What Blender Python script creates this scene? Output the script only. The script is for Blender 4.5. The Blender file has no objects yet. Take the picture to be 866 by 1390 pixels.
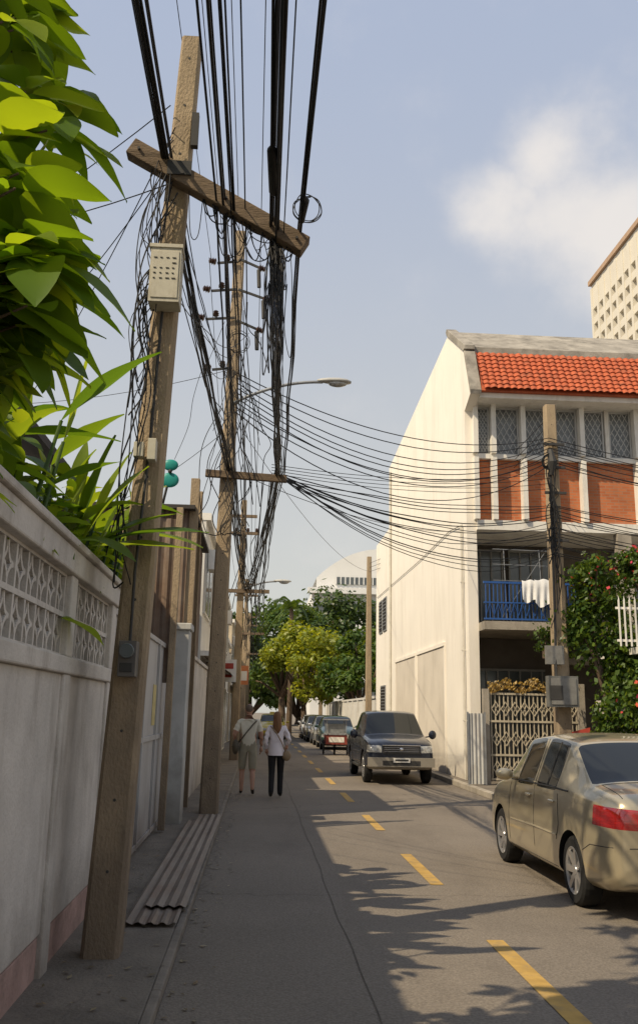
import bpy, bmesh, math, random
from mathutils import Vector, Matrix, Euler, noise
from mathutils.bvhtree import BVHTree
R=random.Random(7)
scene=bpy.context.scene
col=scene.collection
pi=math.pi
# ------------------------------------------------------------ materials
def lnk(nt,a,b): nt.links.new(a,b)
def M(name,c,rough=.8,var=.2,scale=3.0,c2=None,stretch=(1,1,1),bump=0,bscale=None,metal=0,thr=(.35,.7),grime=None,spec=.3,coat=0,foot=None):
    m=bpy.data.materials.new(name); m.use_nodes=True; nt=m.node_tree; N=nt.nodes
    bs=N['Principled BSDF']; bs.inputs['Roughness'].default_value=rough; bs.inputs['Metallic'].default_value=metal
    bs.inputs['Specular IOR Level'].default_value=spec
    bs.inputs['Coat Weight'].default_value=coat
    bs.inputs['Coat Roughness'].default_value=.04
    if c2 is None: c2=tuple(x*(1-var) for x in c)
    tc=N.new('ShaderNodeTexCoord'); mp=N.new('ShaderNodeMapping'); mp.inputs['Scale'].default_value=stretch
    lnk(nt,tc.outputs['Object'],mp.inputs['Vector'])
    nz=N.new('ShaderNodeTexNoise'); nz.inputs['Scale'].default_value=scale; nz.inputs['Detail'].default_value=8; nz.inputs['Roughness'].default_value=.62
    lnk(nt,mp.outputs[0],nz.inputs['Vector'])
    mr=N.new('ShaderNodeMapRange'); mr.inputs[1].default_value=thr[0]; mr.inputs[2].default_value=thr[1]
    lnk(nt,nz.outputs['Fac'],mr.inputs[0])
    mx=N.new('ShaderNodeMix'); mx.data_type='RGBA'
    mx.inputs[6].default_value=(*c,1); mx.inputs[7].default_value=(*c2,1)
    lnk(nt,mr.outputs[0],mx.inputs[0]); out=mx.outputs[2]
    if grime:
        gc,ga,gs,gst=grime
        mp2=N.new('ShaderNodeMapping'); mp2.inputs['Scale'].default_value=gst; mp2.inputs['Location'].default_value=(3.1,7.7,1.3)
        lnk(nt,tc.outputs['Object'],mp2.inputs['Vector'])
        n2=N.new('ShaderNodeTexNoise'); n2.inputs['Scale'].default_value=gs; n2.inputs['Detail'].default_value=9; n2.inputs['Roughness'].default_value=.7
        lnk(nt,mp2.outputs[0],n2.inputs['Vector'])
        r2=N.new('ShaderNodeMapRange'); r2.inputs[1].default_value=.5; r2.inputs[2].default_value=.78; r2.inputs[4].default_value=ga
        lnk(nt,n2.outputs['Fac'],r2.inputs[0])
        m2=N.new('ShaderNodeMix'); m2.data_type='RGBA'; m2.inputs[7].default_value=(*gc,1)
        lnk(nt,out,m2.inputs[6]); lnk(nt,r2.outputs[0],m2.inputs[0]); out=m2.outputs[2]
    if foot: # rising damp / splash dirt near the ground: (colour, height, amount)
        fc,fh,fa=foot
        sz=N.new('ShaderNodeSeparateXYZ'); lnk(nt,tc.outputs['Object'],sz.inputs[0])
        ad=N.new('ShaderNodeMath'); ad.operation='MULTIPLY_ADD'; ad.inputs[1].default_value=-fh*1.6; lnk(nt,nz.outputs['Fac'],ad.inputs[0]); lnk(nt,sz.outputs[2],ad.inputs[2])
        r3=N.new('ShaderNodeMapRange'); r3.inputs[1].default_value=fh*.55; r3.inputs[2].default_value=-fh*.7; r3.inputs[3].default_value=0; r3.inputs[4].default_value=fa
        lnk(nt,ad.outputs[0],r3.inputs[0])
        m4=N.new('ShaderNodeMix'); m4.data_type='RGBA'; m4.inputs[7].default_value=(*fc,1)
        lnk(nt,out,m4.inputs[6]); lnk(nt,r3.outputs[0],m4.inputs[0]); out=m4.outputs[2]
    lnk(nt,out,bs.inputs['Base Color'])
    if bump:
        n3=N.new('ShaderNodeTexNoise'); n3.inputs['Scale'].default_value=bscale or scale*8; n3.inputs['Detail'].default_value=6
        lnk(nt,mp.outputs[0],n3.inputs['Vector'])
        bp=N.new('ShaderNodeBump'); bp.inputs['Strength'].default_value=bump; bp.inputs['Distance'].default_value=.02
        lnk(nt,n3.outputs['Fac'],bp.inputs['Height']); lnk(nt,bp.outputs[0],bs.inputs['Normal'])
    return m
def LEAF(name,c1,c2,trans=.45,c3=None):
    m=bpy.data.materials.new(name); m.use_nodes=True; nt=m.node_tree; N=nt.nodes
    bs=N['Principled BSDF']; bs.inputs['Roughness'].default_value=.42; bs.inputs['Specular IOR Level'].default_value=.35
    g=N.new('ShaderNodeNewGeometry'); cr=N.new('ShaderNodeValToRGB')
    cr.color_ramp.elements[0].color=(*c1,1); cr.color_ramp.elements[1].color=(*c2,1)
    if c3:
        e=cr.color_ramp.elements.new(.55); e.color=(*c3,1)
    lnk(nt,g.outputs['Random Per Island'],cr.inputs[0])
    lnk(nt,cr.outputs[0],bs.inputs['Base Color'])
    tr=N.new('ShaderNodeBsdfTranslucent')
    br=N.new('ShaderNodeMix'); br.data_type='RGBA'; br.blend_type='MULTIPLY'; br.inputs[0].default_value=1
    br.inputs[7].default_value=(2.6,2.2,.5,1); lnk(nt,cr.outputs[0],br.inputs[6]); lnk(nt,br.outputs[2],tr.inputs[0])
    ms=N.new('ShaderNodeMixShader'); ms.inputs[0].default_value=trans
    lnk(nt,bs.outputs[0],ms.inputs[1]); lnk(nt,tr.outputs[0],ms.inputs[2])
    lnk(nt,ms.outputs[0],N['Material Output'].inputs['Surface'])
    return m
def BRICK(name,c1,c2,mortar,scale,axis='XZ',bw=.5,rh=.25):
    m=bpy.data.materials.new(name); m.use_nodes=True; nt=m.node_tree; N=nt.nodes
    bs=N['Principled BSDF']; bs.inputs['Roughness'].default_value=.85
    tc=N.new('ShaderNodeTexCoord'); sp=N.new('ShaderNodeSeparateXYZ'); cb=N.new('ShaderNodeCombineXYZ')
    lnk(nt,tc.outputs['Object'],sp.inputs[0]); lnk(nt,sp.outputs[0 if axis=='XZ' else 1],cb.inputs[0]); lnk(nt,sp.outputs[2],cb.inputs[1])
    b=N.new('ShaderNodeTexBrick'); b.inputs['Scale'].default_value=scale
    b.inputs['Color1'].default_value=(*c1,1); b.inputs['Color2'].default_value=(*c2,1); b.inputs['Mortar'].default_value=(*mortar,1)
    b.inputs['Mortar Size'].default_value=.010; b.inputs['Brick Width'].default_value=bw; b.inputs['Row Height'].default_value=rh
    lnk(nt,cb.outputs[0],b.inputs['Vector']); 
    n=N.new('ShaderNodeTexNoise'); n.inputs['Scale'].default_value=1.6; n.inputs['Detail'].default_value=6; lnk(nt,tc.outputs['Object'],n.inputs['Vector'])
    mr=N.new('ShaderNodeMapRange'); mr.inputs[1].default_value=.3;mr.inputs[2].default_value=.7;mr.inputs[3].default_value=.75;mr.inputs[4].default_value=1.15; lnk(nt,n.outputs['Fac'],mr.inputs[0])
    sc=N.new('ShaderNodeVectorMath'); sc.operation='SCALE'; lnk(nt,b.outputs[0],sc.inputs[0]); lnk(nt,mr.outputs[0],sc.inputs['Scale'])
    lnk(nt,sc.outputs[0],bs.inputs['Base Color'])
    return m
white_wall=M('white_plaster',(.84,.79,.70),.9,.07,.6,grime=((.52,.46,.37),.5,1.1,(1,1,.18)),bump=.15,bscale=30,foot=((.30,.26,.21),.8,.7))
stained_white=M('stained_white_paint',(.60,.56,.51),.85,.28,1.6,grime=((.20,.165,.13),.8,2.2,(1,1,.3)),bump=.35,bscale=40,foot=((.20,.17,.14),.5,.75))
pinkbase=M('pink_base_paint',(.42,.28,.24),.9,.35,5,bump=.3,grime=((.16,.12,.1),.8,4,(1,1,1)))
concrete=M('weathered_concrete',(.38,.34,.28),.9,.35,2.5,grime=((.14,.12,.10),.8,3,(1,1,.4)),bump=.4,bscale=40)
capconc=M('stained_cap_concrete',(.38,.35,.30),.95,.5,2.0,grime=((.09,.08,.07),.9,2.5,(1,1,1)),bump=.4,bscale=30)
poleconc=M('pole_concrete',(.37,.285,.185),.92,.2,5,stretch=(1,1,.5),grime=((.13,.095,.065),.75,4,(1,1,.3)),bump=.6,bscale=60,foot=((.13,.10,.075),2.2,.75))
woodarm=M('crossarm_wood',(.20,.145,.095),.9,.5,6,stretch=(.4,3,3),bump=.5)
black=M('cable_black',(.014,.014,.015),.55,.2,5)
darkmetal=M('dark_metal',(.05,.048,.045),.6,.3,6)
graymetal=M('grey_metal',(.30,.31,.32),.5,.25,4,metal=.4)
gategrey=M('grey_gate_paint',(.42,.41,.40),.6,.2,1.2,grime=((.18,.16,.14),.6,2,(1,1,.3)),foot=((.15,.12,.1),.5,.8))
rust=M('rusty_corrugated',(.22,.17,.13),.8,.5,2.0,c2=(.12,.07,.045),grime=((.28,.25,.22),.8,3,(1,1,.2)))
boxpaint=M('box_paint',(.52,.49,.40),.6,.15,8,grime=((.2,.16,.1),.7,9,(1,1,.4)))
glass=M('window_glass',(.10,.115,.12),.12,.2,2,spec=.8)
glasspale=M('curtained_glass',(.24,.255,.26),.25,.45,3,spec=.7)
carglass=M('car_glass',(.012,.014,.015),.04,.1,2,spec=.45)
brick=BRICK('orange_brick',(.50,.16,.058),(.40,.11,.038),(.36,.19,.11),1.0,bw=.22,rh=.075)
tilem=M('red_roof_tile',(.50,.125,.05),.75,.35,9,c2=(.32,.07,.032),grime=((.13,.07,.045),.8,5,(1,1,1)),bump=.2)
whitep=M('white_trim',(.76,.735,.67),.7,.12,3,grime=((.36,.32,.27),.7,3,(1,1,.25)))
dark=M('dark_interior',(.035,.03,.027),.9,.3,2)
bluep=M('blue_paint',(.03,.10,.32),.5,.2,5)
cream=M('cream_gate_paint',(.50,.44,.33),.6,.3,4)
cloth=M('white_cloth',(.78,.78,.78),.9,.08,4)
redp=M('red_paint',(.40,.06,.04),.6,.3,5)
teal=M('teal_plastic',(.02,.26,.22),.4,.1,5)
rubber=M('tyre_rubber',(.02,.02,.02),.85,.2,10)
alloy=M('alloy_rim',(.55,.55,.56),.3,.1,5,metal=.8)
chrome=M('chrome',(.65,.65,.66),.12,.05,5,metal=1)
lampred=M('red_lens',(.42,.012,.01),.12,.45,26,stretch=(.3,.3,3),spec=.8,coat=1)
lampclear=M('clear_lens',(.45,.45,.43),.10,.6,20,spec=.9,coat=1)
bark=M('bark',(.14,.10,.07),.95,.4,6,stretch=(1,1,.3),bump=.6)
# ------------------------------------------------------------ mesh builder
class MB:
    def __init__(s): s.v=[];s.f=[];s.m=[]
    def add(s,vs,fs,m=0):
        o=len(s.v); s.v+= [tuple(v) for v in vs]; s.f+=[tuple(i+o for i in f) for f in fs]; s.m+=[m]*len(fs)
    def box(s,x0,x1,y0,y1,z0,z1,m=0):
        v=[(x,y,z) for z in (z0,z1) for y in (y0,y1) for x in (x0,x1)]
        s.add(v,[(0,2,3,1),(4,5,7,6),(0,1,5,4),(2,6,7,3),(0,4,6,2),(1,3,7,5)],m)
    def beam(s,p,q,w,h,m=0,up=(0,0,1)):
        p=Vector(p);q=Vector(q);d=(q-p).normalized();u=Vector(up)
        if abs(d.dot(u))>.98:u=Vector((0,1,0))
        a=d.cross(u).normalized();b=a.cross(d).normalized()
        v=[]
        for c in (p,q):
            for i,j in((-1,-1),(1,-1),(1,1),(-1,1)): v.append(c+a*i*w/2+b*j*h/2)
        s.add(v,[(3,2,1,0),(4,5,6,7),(0,1,5,4),(1,2,6,5),(2,3,7,6),(3,0,4,7)],m)
    def tube(s,pts,rad,n=8,m=0,cap=True):
        pts=[Vector(p) for p in pts]
        if not isinstance(rad,(list,tuple)): rad=[rad]*len(pts)
        ref=None; o=[]
        for i,p in enumerate(pts):
            d=(pts[min(i+1,len(pts)-1)]-pts[max(i-1,0)]).normalized()
            if ref is None: ref=d.orthogonal().normalized()
            ref=(ref-d*ref.dot(d))
            ref=ref.normalized() if ref.length>1e-5 else d.orthogonal().normalized()
            b=d.cross(ref)
            for k in range(n):
                a=2*pi*k/n; o.append(p+(ref*math.cos(a)+b*math.sin(a))*rad[i])
        f=[]
        for i in range(len(pts)-1):
            for k in range(n):
                f.append((i*n+k,i*n+(k+1)%n,(i+1)*n+(k+1)%n,(i+1)*n+k))
        if cap: f.append(tuple(range(n-1,-1,-1))); f.append(tuple((len(pts)-1)*n+k for k in range(n)))
        s.add(o,f,m)
    def ell(s,c,r,m=0,nu=16,nv=10,rot=None):
        c=Vector(c); v=[]; f=[]
        for j in range(nv+1):
            th=pi*j/nv
            for i in range(nu):
                ph=2*pi*i/nu
                p=Vector((r[0]*math.sin(th)*math.cos(ph),r[1]*math.sin(th)*math.sin(ph),r[2]*math.cos(th)))
                if rot: p=rot@p
                v.append(c+p)
        for j in range(nv):
            for i in range(nu): f.append((j*nu+i,(j+1)*nu+i,(j+1)*nu+(i+1)%nu,j*nu+(i+1)%nu))
        s.add(v,f,m)
    def lathe(s,c,axis,prof,n=24,m=0):
        c=Vector(c); ax=Vector(axis).normalized(); a=ax.orthogonal().normalized(); b=ax.cross(a); v=[];f=[]
        for (h,r) in prof:
            for k in range(n):
                t=2*pi*k/n; v.append(c+ax*h+(a*math.cos(t)+b*math.sin(t))*r)
        for i in range(len(prof)-1):
            for k in range(n): f.append((i*n+k,i*n+(k+1)%n,(i+1)*n+(k+1)%n,(i+1)*n+k))
        s.add(v,f,m)
    def prism(s,poly,x0,x1,m=0):
        n=len(poly); v=[(x0,y,z) for y,z in poly]+[(x1,y,z) for y,z in poly]
        f=[tuple(range(n-1,-1,-1)),tuple(range(n,2*n))]+[(i,(i+1)%n,n+(i+1)%n,n+i) for i in range(n)]
        s.add(v,f,m)
    def obj(s,name,mats,parent=None,smooth=False,bevel=0,fix=True):
        me=bpy.data.meshes.new(name); me.from_pydata(s.v,[],s.f)
        for m in mats: me.materials.append(m)
        me.polygons.foreach_set('material_index',s.m)
        if smooth: me.polygons.foreach_set('use_smooth',[True]*len(s.f))
        me.update()
        if fix:
            bm=bmesh.new(); bm.from_mesh(me); bmesh.ops.recalc_face_normals(bm,faces=bm.faces); bm.to_mesh(me); bm.free()
        ob=bpy.data.objects.new(name,me); col.objects.link(ob)
        if parent: ob.parent=parent
        if bevel:
            b=ob.modifiers.new('bevel','BEVEL'); b.width=bevel; b.segments=2; b.limit_method='ANGLE'
        return ob
def empty(name,loc=(0,0,0),rz=0):
    e=bpy.data.objects.new(name,None); e.location=loc; e.rotation_euler=(0,0,rz); e.empty_display_size=.2; col.objects.link(e); return e
# ------------------------------------------------------------ ground, road
g=MB(); g.add([(-400,-120,0),(400,-120,0),(400,900,0),(-400,900,0)],[(0,1,2,3)]); g.obj('ground',[M('ground_dirt',(.22,.19,.155),.95,.4,.8,bump=.3)])
asph=M('worn_asphalt',(.185,.158,.128),.88,.2,.5,grime=((.10,.083,.068),.7,.8,(1,.3,1)),bump=.3,bscale=80)
def road_extra(m):
    nt=m.node_tree;N=nt.nodes;bs=N['Principled BSDF']
    old=bs.inputs['Base Color'].links[0].from_socket
    tc=N.new('ShaderNodeTexCoord')
    n=N.new('ShaderNodeTexNoise'); n.inputs['Scale'].default_value=55; n.inputs['Detail'].default_value=3
    lnk(nt,tc.outputs['Object'],n.inputs['Vector'])
    mr=N.new('ShaderNodeMapRange'); mr.inputs[1].default_value=.3;mr.inputs[2].default_value=.7;mr.inputs[3].default_value=.74;mr.inputs[4].default_value=1.24
    lnk(nt,n.outputs['Fac'],mr.inputs[0])
    v=N.new('ShaderNodeTexVoronoi'); v.feature='DISTANCE_TO_EDGE'; v.inputs['Scale'].default_value=.28
    n4=N.new('ShaderNodeTexNoise'); n4.inputs['Scale'].default_value=2.5; n4.inputs['Detail'].default_value=5
    lnk(nt,tc.outputs['Object'],n4.inputs['Vector'])
    mxv=N.new('ShaderNodeMix'); mxv.data_type='VECTOR'; mxv.inputs[0].default_value=.35
    lnk(nt,tc.outputs['Object'],mxv.inputs[4]); lnk(nt,n4.outputs['Color'],mxv.inputs[5]); lnk(nt,mxv.outputs[1],v.inputs['Vector'])
    m2=N.new('ShaderNodeMapRange'); m2.inputs[1].default_value=0;m2.inputs[2].default_value=.005;m2.inputs[3].default_value=.72;m2.inputs[4].default_value=1
    lnk(nt,v.outputs['Distance'],m2.inputs[0])
    mm=N.new('ShaderNodeMath'); mm.operation='MULTIPLY'; lnk(nt,mr.outputs[0],mm.inputs[0]); lnk(nt,m2.outputs[0],mm.inputs[1])
    mx=N.new('ShaderNodeVectorMath'); mx.operation='SCALE'; lnk(nt,old,mx.inputs[0]); lnk(nt,mm.outputs[0],mx.inputs['Scale'])
    lnk(nt,mx.outputs[0],bs.inputs['Base Color'])
road_extra(asph)
def strip(name,x0,x1,y0,y1,z,m,n=60):
    b=MB(); 
    for i in range(n):
        a=y0+(y1-y0)*i/n; c=y0+(y1-y0)*(i+1)/n
        b.add([(x0,a,z),(x1,a,z),(x1,c,z),(x0,c,z)],[(0,1,2,3)])
    return b.obj(name,[m])
strip('road',-.5,4.75,-30,130,.004,asph)
seam=M('road_seam',(.11,.093,.075),.95,.5,4)
b=MB()
pr=None
for i in range(521):
    y=-20+i*.25; x=.72+.010*math.sin(i*.31)+.006*math.sin(i*.93)
    if pr: b.add([(pr[0],pr[1],.0078),(pr[0]+.008,pr[1],.0078),(x+.008,y,.0078),(x,y,.0078)],[(0,1,2,3)])
    pr=(x,y)
b.obj('road_joint',[seam])
yl=M('yellow_road_paint',(.46,.29,.08),.8,.3,6,grime=((.20,.165,.11),.97,6,(1,1,1)))
b=MB()
for i in range(-4,20):
    y0=5.5+4.36*i
    b.add([(1.77,y0,.009),(1.90,y0,.009),(1.90,y0+2.05,.009),(1.77,y0+2.05,.009)],[(0,1,2,3)])
b.obj('road_marking',[yl])
pav=M('pavement_concrete',(.20,.172,.14),.92,.35,1.5,grime=((.08,.07,.06),.85,2.5,(1,1,1)),bump=.5,bscale=40)
b=MB()
b.box(-1.6,-.56,-30,130,.002,.07); 
for i in range(-30,130,2): b.box(-.56,-.5,i+.004,i+1.996,.002,.073,1)
b.obj('pavement',[pav,M('kerb_concrete',(.225,.195,.16),.9,.35,2.5,grime=((.09,.078,.065),.9,3,(1,1,1)),bump=.4)],bevel=.01)
b=MB()
b.box(4.9,14,-30,42,.002,.115); 
for i in range(-30,120,2): b.box(4.75,4.9,i+.006,i+1.994,.002,.12,1)
b.box(4.9,5.3,42,110,.002,.115)
b.obj('pavement',[pav,concrete],bevel=.01)
b=MB()
for k in range(620):
    side=R.random()
    if side<.5: x=R.uniform(-1.25,-.52); z=.079
    elif side<.8: x=-.48+abs(R.gauss(0,.14)); z=.011
    else: x=4.7-abs(R.gauss(0,.2)); z=.011
    y=R.uniform(4,24); s=R.uniform(.012,.035); a=R.uniform(0,6.28); c,s_=math.cos(a)*s,math.sin(a)*s
    b.add([(x-c,y-s_,z),(x+s_*.5,y-c*.5,z+.004),(x+c,y+s_,z+.012*R.random()),(x-s_*.5,y+c*.5,z+.004)],[(0,1,2,3)])
b.obj('fallen_leaves',[LEAF('litter',(.20,.13,.06),(.30,.25,.16),.1,(.10,.08,.04))],None,fix=False)
# ------------------------------------------------------------ left boundary wall
W=empty('white_boundary_wall')
b=MB(); xw=-1.28
b.box(xw-.14,xw,-12,8.2,.05,.30,2); b.box(xw-.16,xw+.01,-12,8.2,.31,1.86,0)
b.box(xw-.2,xw+.05,-12,8.25,1.86,1.97,1); b.box(xw-.2,xw+.06,-12,8.25,2.5,2.66,1)
b.box(xw-.24,xw+.09,-12,8.28,2.66,2.71,1)
ps=[6.32-2.25*i for i in range(0,9)]+[8.1]
for p in ps: b.box(xw-.18,xw+.035,p-.1,p+.1,.05,1.86,1); b.box(xw-.18,xw+.035,p-.1,p+.1,1.97,2.5,1)
b.obj('wall_panels',[stained_white,stained_white,pinkbase],W,bevel=.012)
# pierced blocks: one shared frame grid (slightly different depths so no two faces coincide) + curved petals
b=MB()
allp=sorted(ps)
for a,c in zip(allp[:-1],allp[1:]):
    y0=a+.1;y1_=c-.1; n=max(1,round((y1_-y0)/.265)); s=(y1_-y0)/n
    if y1_<1: continue
    zs=[1.972,2.235,2.498]
    for z in zs: b.box(xw-.10,xw-.004,y0+.001,y1_-.001,max(z-.016,1.971),min(z+.016,2.499),0)
    for k in range(n+1):
        yy=min(max(y0+s*k,y0+.018),y1_-.018)
        for z0_,z1_ in ((1.989,2.218),(2.252,2.481)): b.box(xw-.098,xw-.007,yy-.016,yy+.016,z0_,z1_,0)
    for k in range(n):
        for r in range(2):
            yc=y0+s*(k+.5); zc=(zs[r]+zs[r+1])/2; hy=s/2-.014; hz=.115
            for q in range(4):
                sy,sz=[(-1,-1),(1,-1),(1,1),(-1,1)][q]; a0=[0,pi/2,pi,3*pi/2][q]; pr=None
                for j in range(6):
                    t=a0+pi/2*j/5; p=(xw-.05-.0015*q,yc+sy*hy+math.cos(t)*hy*.99,zc+sz*hz+math.sin(t)*hz*.99)
                    if pr: b.beam(pr,p,.026,.072-.003*q,0,up=(1,0,0))
                    pr=p
b.obj('lattice_blocks',[stained_white],W)
Hs=empty('neighbour_house'); b=MB()
b.box(-9,-3.6,-2,13.6,0,5.0,0); b.obj('house_walls',[M('house_plaster',(.38,.35,.31),.9,.3,1)],Hs)
roofm=M('dark_roof_sheet',(.07,.062,.055),.8,.4,2)
b=MB()
b.add([(-2.9,-2.5,5.0),(-2.9,14.2,5.0),(-6.3,14.2,6.6),(-6.3,-2.5,6.6),(-2.9,-2.5,5.12),(-2.9,14.2,5.12),(-6.3,14.2,6.72),(-6.3,-2.5,6.72)],[(0,1,2,3),(7,6,5,4),(0,4,5,1),(1,5,6,2),(0,3,7,4)],0)
b.obj('house_roof',[roofm],Hs)
def corr(b,p0,du,L,dv,Hh,pitch=.076,amp=.012,nrm=(0,0,1),m=0):
    p0=Vector(p0);du=Vector(du);dv=Vector(dv);nr=Vector(nrm); n=int(L/pitch*4); v=[];f=[]
    for i in range(n+1):
        u=L*i/n; o=nr*amp*math.sin(2*pi*u/pitch); v.append(p0+du*u+o); v.append(p0+du*u+dv*Hh+o)
    for i in range(n): f.append((2*i,2*i+2,2*i+3,2*i+1))
    b.add(v,f,m)
G=empty('grey_metal_gate'); b=MB()
b.box(-1.36,-1.32,8.35,13.9,.12,2.5)
for y in (8.4,9.75,11.1,12.5,13.85): b.box(-1.32,-1.29,y-.03,y+.03,.12,2.52)
for z in (.16,1.3,2.5): b.box(-1.318,-1.295,8.35,13.9,z-.03,z+.03)
b.obj('gate_panels',[gategrey],G,bevel=.004)
b=MB(); b.box(-1.318,-1.312,12.1,12.45,1.45,1.95); b.obj('notice_sticker',[M('sticker_yellow',(.55,.46,.2),.6,.3,12)],G)
b=MB(); b.box(-1.45,-1.05,14.1,14.55,.05,2.8); b.box(-1.5,-1.02,14.06,14.6,2.8,2.9); b.box(-1.4,-1.12,14.55,15.6,.05,2.7)
b.obj('gate_pillar',[M('pale_blue_white',(.50,.50,.48),.85,.25,2.5,grime=((.22,.21,.19),.8,3,(1,1,.4)),foot=((.2,.18,.15),.7,.8))],None,bevel=.015)
S=empty('corrugated_shed'); b=MB()
corr(b,(-3.6,14.75,1.0),(1,0,0),2.4,(0,0,1),3.75,nrm=(0,1,0)); corr(b,(-1.22,14.75,2.6),(0,1,0),4.0,(0,0,1),2.1,nrm=(1,0,0))
corr(b,(-1.9,13.2,2.0),(1,0,0),.65,(0,0,1),2.3,nrm=(0,1,0),pitch=.15,amp=.02)
b.obj('corrugated_sheets',[rust],S,fix=False)
b=MB(); b.beam((-1.22,13.15,.1),(-1.2,13.15,4.45),.09,.09); b.beam((-1.95,13.15,.1),(-1.95,13.15,4.4),.08,.08); b.beam((-1.15,14.85,.1),(-1.13,14.85,5.3),.14,.14);b.beam((-1.16,16.2,.1),(-1.16,16.2,5.4),.13,.13)
b.box(-3.65,-1.1,14.6,18.9,4.75,4.82,1)
b.obj('shed_posts',[poleconc,roofm],S,bevel=.006)
Sh=empty('corrugated_metal_sheet'); b=MB()
sheetm=M('old_galvanised',(.21,.175,.145),.6,.5,2.5,c2=(.12,.095,.078),stretch=(4,.4,1),metal=.2,grime=((.15,.08,.045),.7,3,(2,.5,1)))
corr(b,(-.95,7.6,.10),(1,-.02,0),.40,(0,1,.002),6.6,pitch=.09,amp=.010)
corr(b,(-.86,8.1,.125),(1,0,0),.34,(.004,1,0),6.8,pitch=.09,amp=.009)
b.obj('sheet',[sheetm],Sh,fix=False)
# ------------------------------------------------------------ utility poles
def pole(name,x,y,h,w0,w1,lean=(0,0),base=.03):
    e=empty(name); b=MB(); v=[]; n=12
    for i in range(n+1):
        t=i/n; cx=x+lean[0]*t; cy=y+lean[1]*t; z=base+(h-base)*t; w=(w0+(w1-w0)*t)/2; c=w*.22
        for dx,dy in((-w+c,-w),(w-c,-w),(w,-w+c),(w,w-c),(w-c,w),(-w+c,w),(-w,w-c),(-w,-w+c)): v.append((cx+dx,cy+dy,z))
    f=[]
    for i in range(n):
        for k in range(8): f.append((i*8+k,i*8+(k+1)%8,(i+1)*8+(k+1)%8,(i+1)*8+k))
    f.append(tuple(n*8+k for k in range(8))); b.add(v,f)
    for i in range(int(h/.45)):
        z=.6+i*.45
        if z>h-.2: break
        t=z/h; w=(w0+(w1-w0)*t)/2
        b.tube([(x+lean[0]*t,y+lean[1]*t-w-.003,z),(x+lean[0]*t,y+lean[1]*t-w+.01,z)],.011,6,1)
    b.obj('shaft',[poleconc,darkmetal],e)
    return e
def insul(b,p,m=0,s=1.,ax=(0,0,1)):
    b.lathe(p,ax,[(0,.0),(0,.03*s),(.02*s,.055*s),(.035*s,.03*s),(.05*s,.055*s),(.065*s,.03*s),(.085*s,.045*s),(.1*s,.03*s),(.11*s,0)],12,m)
porc=M('brown_porcelain',(.06,.03,.022),.25,.2,5,spec=.7)
P1=pole('utility_pole',-.975,6.80,7.12,.25,.16,(.235,0))
y1=6.64
b=MB(); b.beam((-1.15,y1,5.97),(.25,y1,5.18),.13,.145); b.obj('crossarm',[woodarm],P1,bevel=.008)
b=MB()
for t in (.05,.3,.55,.8,.95):
    p=Vector((-1.15,y1,5.97)).lerp(Vector((.25,y1,5.18)),t); b.tube([p+Vector((0,-.09,0)),p+Vector((0,.09,0))],.012,6)
b.box(-.69,-.635,6.66,6.72,6.05,6.35); b.box(-.85,-.66,6.56,6.572,5.72,5.84)
b.obj('bolts',[darkmetal],P1)
b=MB(); dy=-.32
b.box(-.92,-.69,6.8+dy,6.99+dy,4.6,5.04,0); b.box(-.93,-.68,6.79+dy,7.0+dy,5.04,5.07,0); b.box(-.905,-.705,6.793+dy,6.799+dy,4.63,5.01,0)
for r in range(5):
    for c in range(4):
        if R.random()<.75:
            x=-.893+c*.046; z=4.95-r*.042; b.box(x,x+R.uniform(.012,.03),6.788+dy,6.792+dy,z,z+.009,1)
b.obj('junction_box',[boxpaint,darkmetal],P1,bevel=.003)
b=MB(); b.box(-.96,-.84,6.52,6.67,1.86,2.1,0); b.tube([(-.90,6.52,2.03),(-.90,6.47,2.03)],.05,16,1); b.box(-.945,-.86,6.51,6.52,1.89,1.95,2)
b.tube([(-.90,6.62,2.1),(-.90,6.63,2.6),(-.86,6.66,3.5),(-.83,6.67,4.6)],.012,6,2)
b.obj('electricity_meter',[M('meter_case',(.13,.12,.11),.5,.2,5),glass,darkmetal],P1,bevel=.004)
b=MB(); b.box(-.96,-.89,6.56,6.66,3.42,3.53,0); b.box(-.86,-.80,6.56,6.66,3.40,3.56,0); b.obj('service_boxes',[boxpaint],P1,bevel=.004)
P2=pole('utility_pole',-.72,15.64,10.2,.30,.18,(.11,0))
b=MB(); b.beam((-1.02,15.45,5.56),(.36,15.45,5.5),.1,.12); b.obj('crossarm',[woodarm],P2,bevel=.006)
b=MB()
for i,z in enumerate((9.55,9.0,8.45,7.5)):
    xl=-.64-.36-.08*(i%3); b.beam((xl,15.5,z-.05),(-.64,15.5,z),.03,.04,0); insul(b,(xl-.02,15.5,z-.03),1,1.3,(-1,0,.2)); insul(b,(xl+.18,15.48,z),1,1.1)
for i,z in enumerate((9.5,8.9,8.3)):
    xr=-.25+.1*(i%2); b.beam((-.6,15.5,z+.1),(xr,15.5,z-.05),.03,.04,0); insul(b,(xr,15.5,z-.05),1,1.2,(1,0,-.3)); b.tube([(xr,15.5,z-.1),(xr+.02,15.48,z-.45)],.035,8,0)
b.obj('insulator_brackets',[darkmetal,porc],P2)
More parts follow.
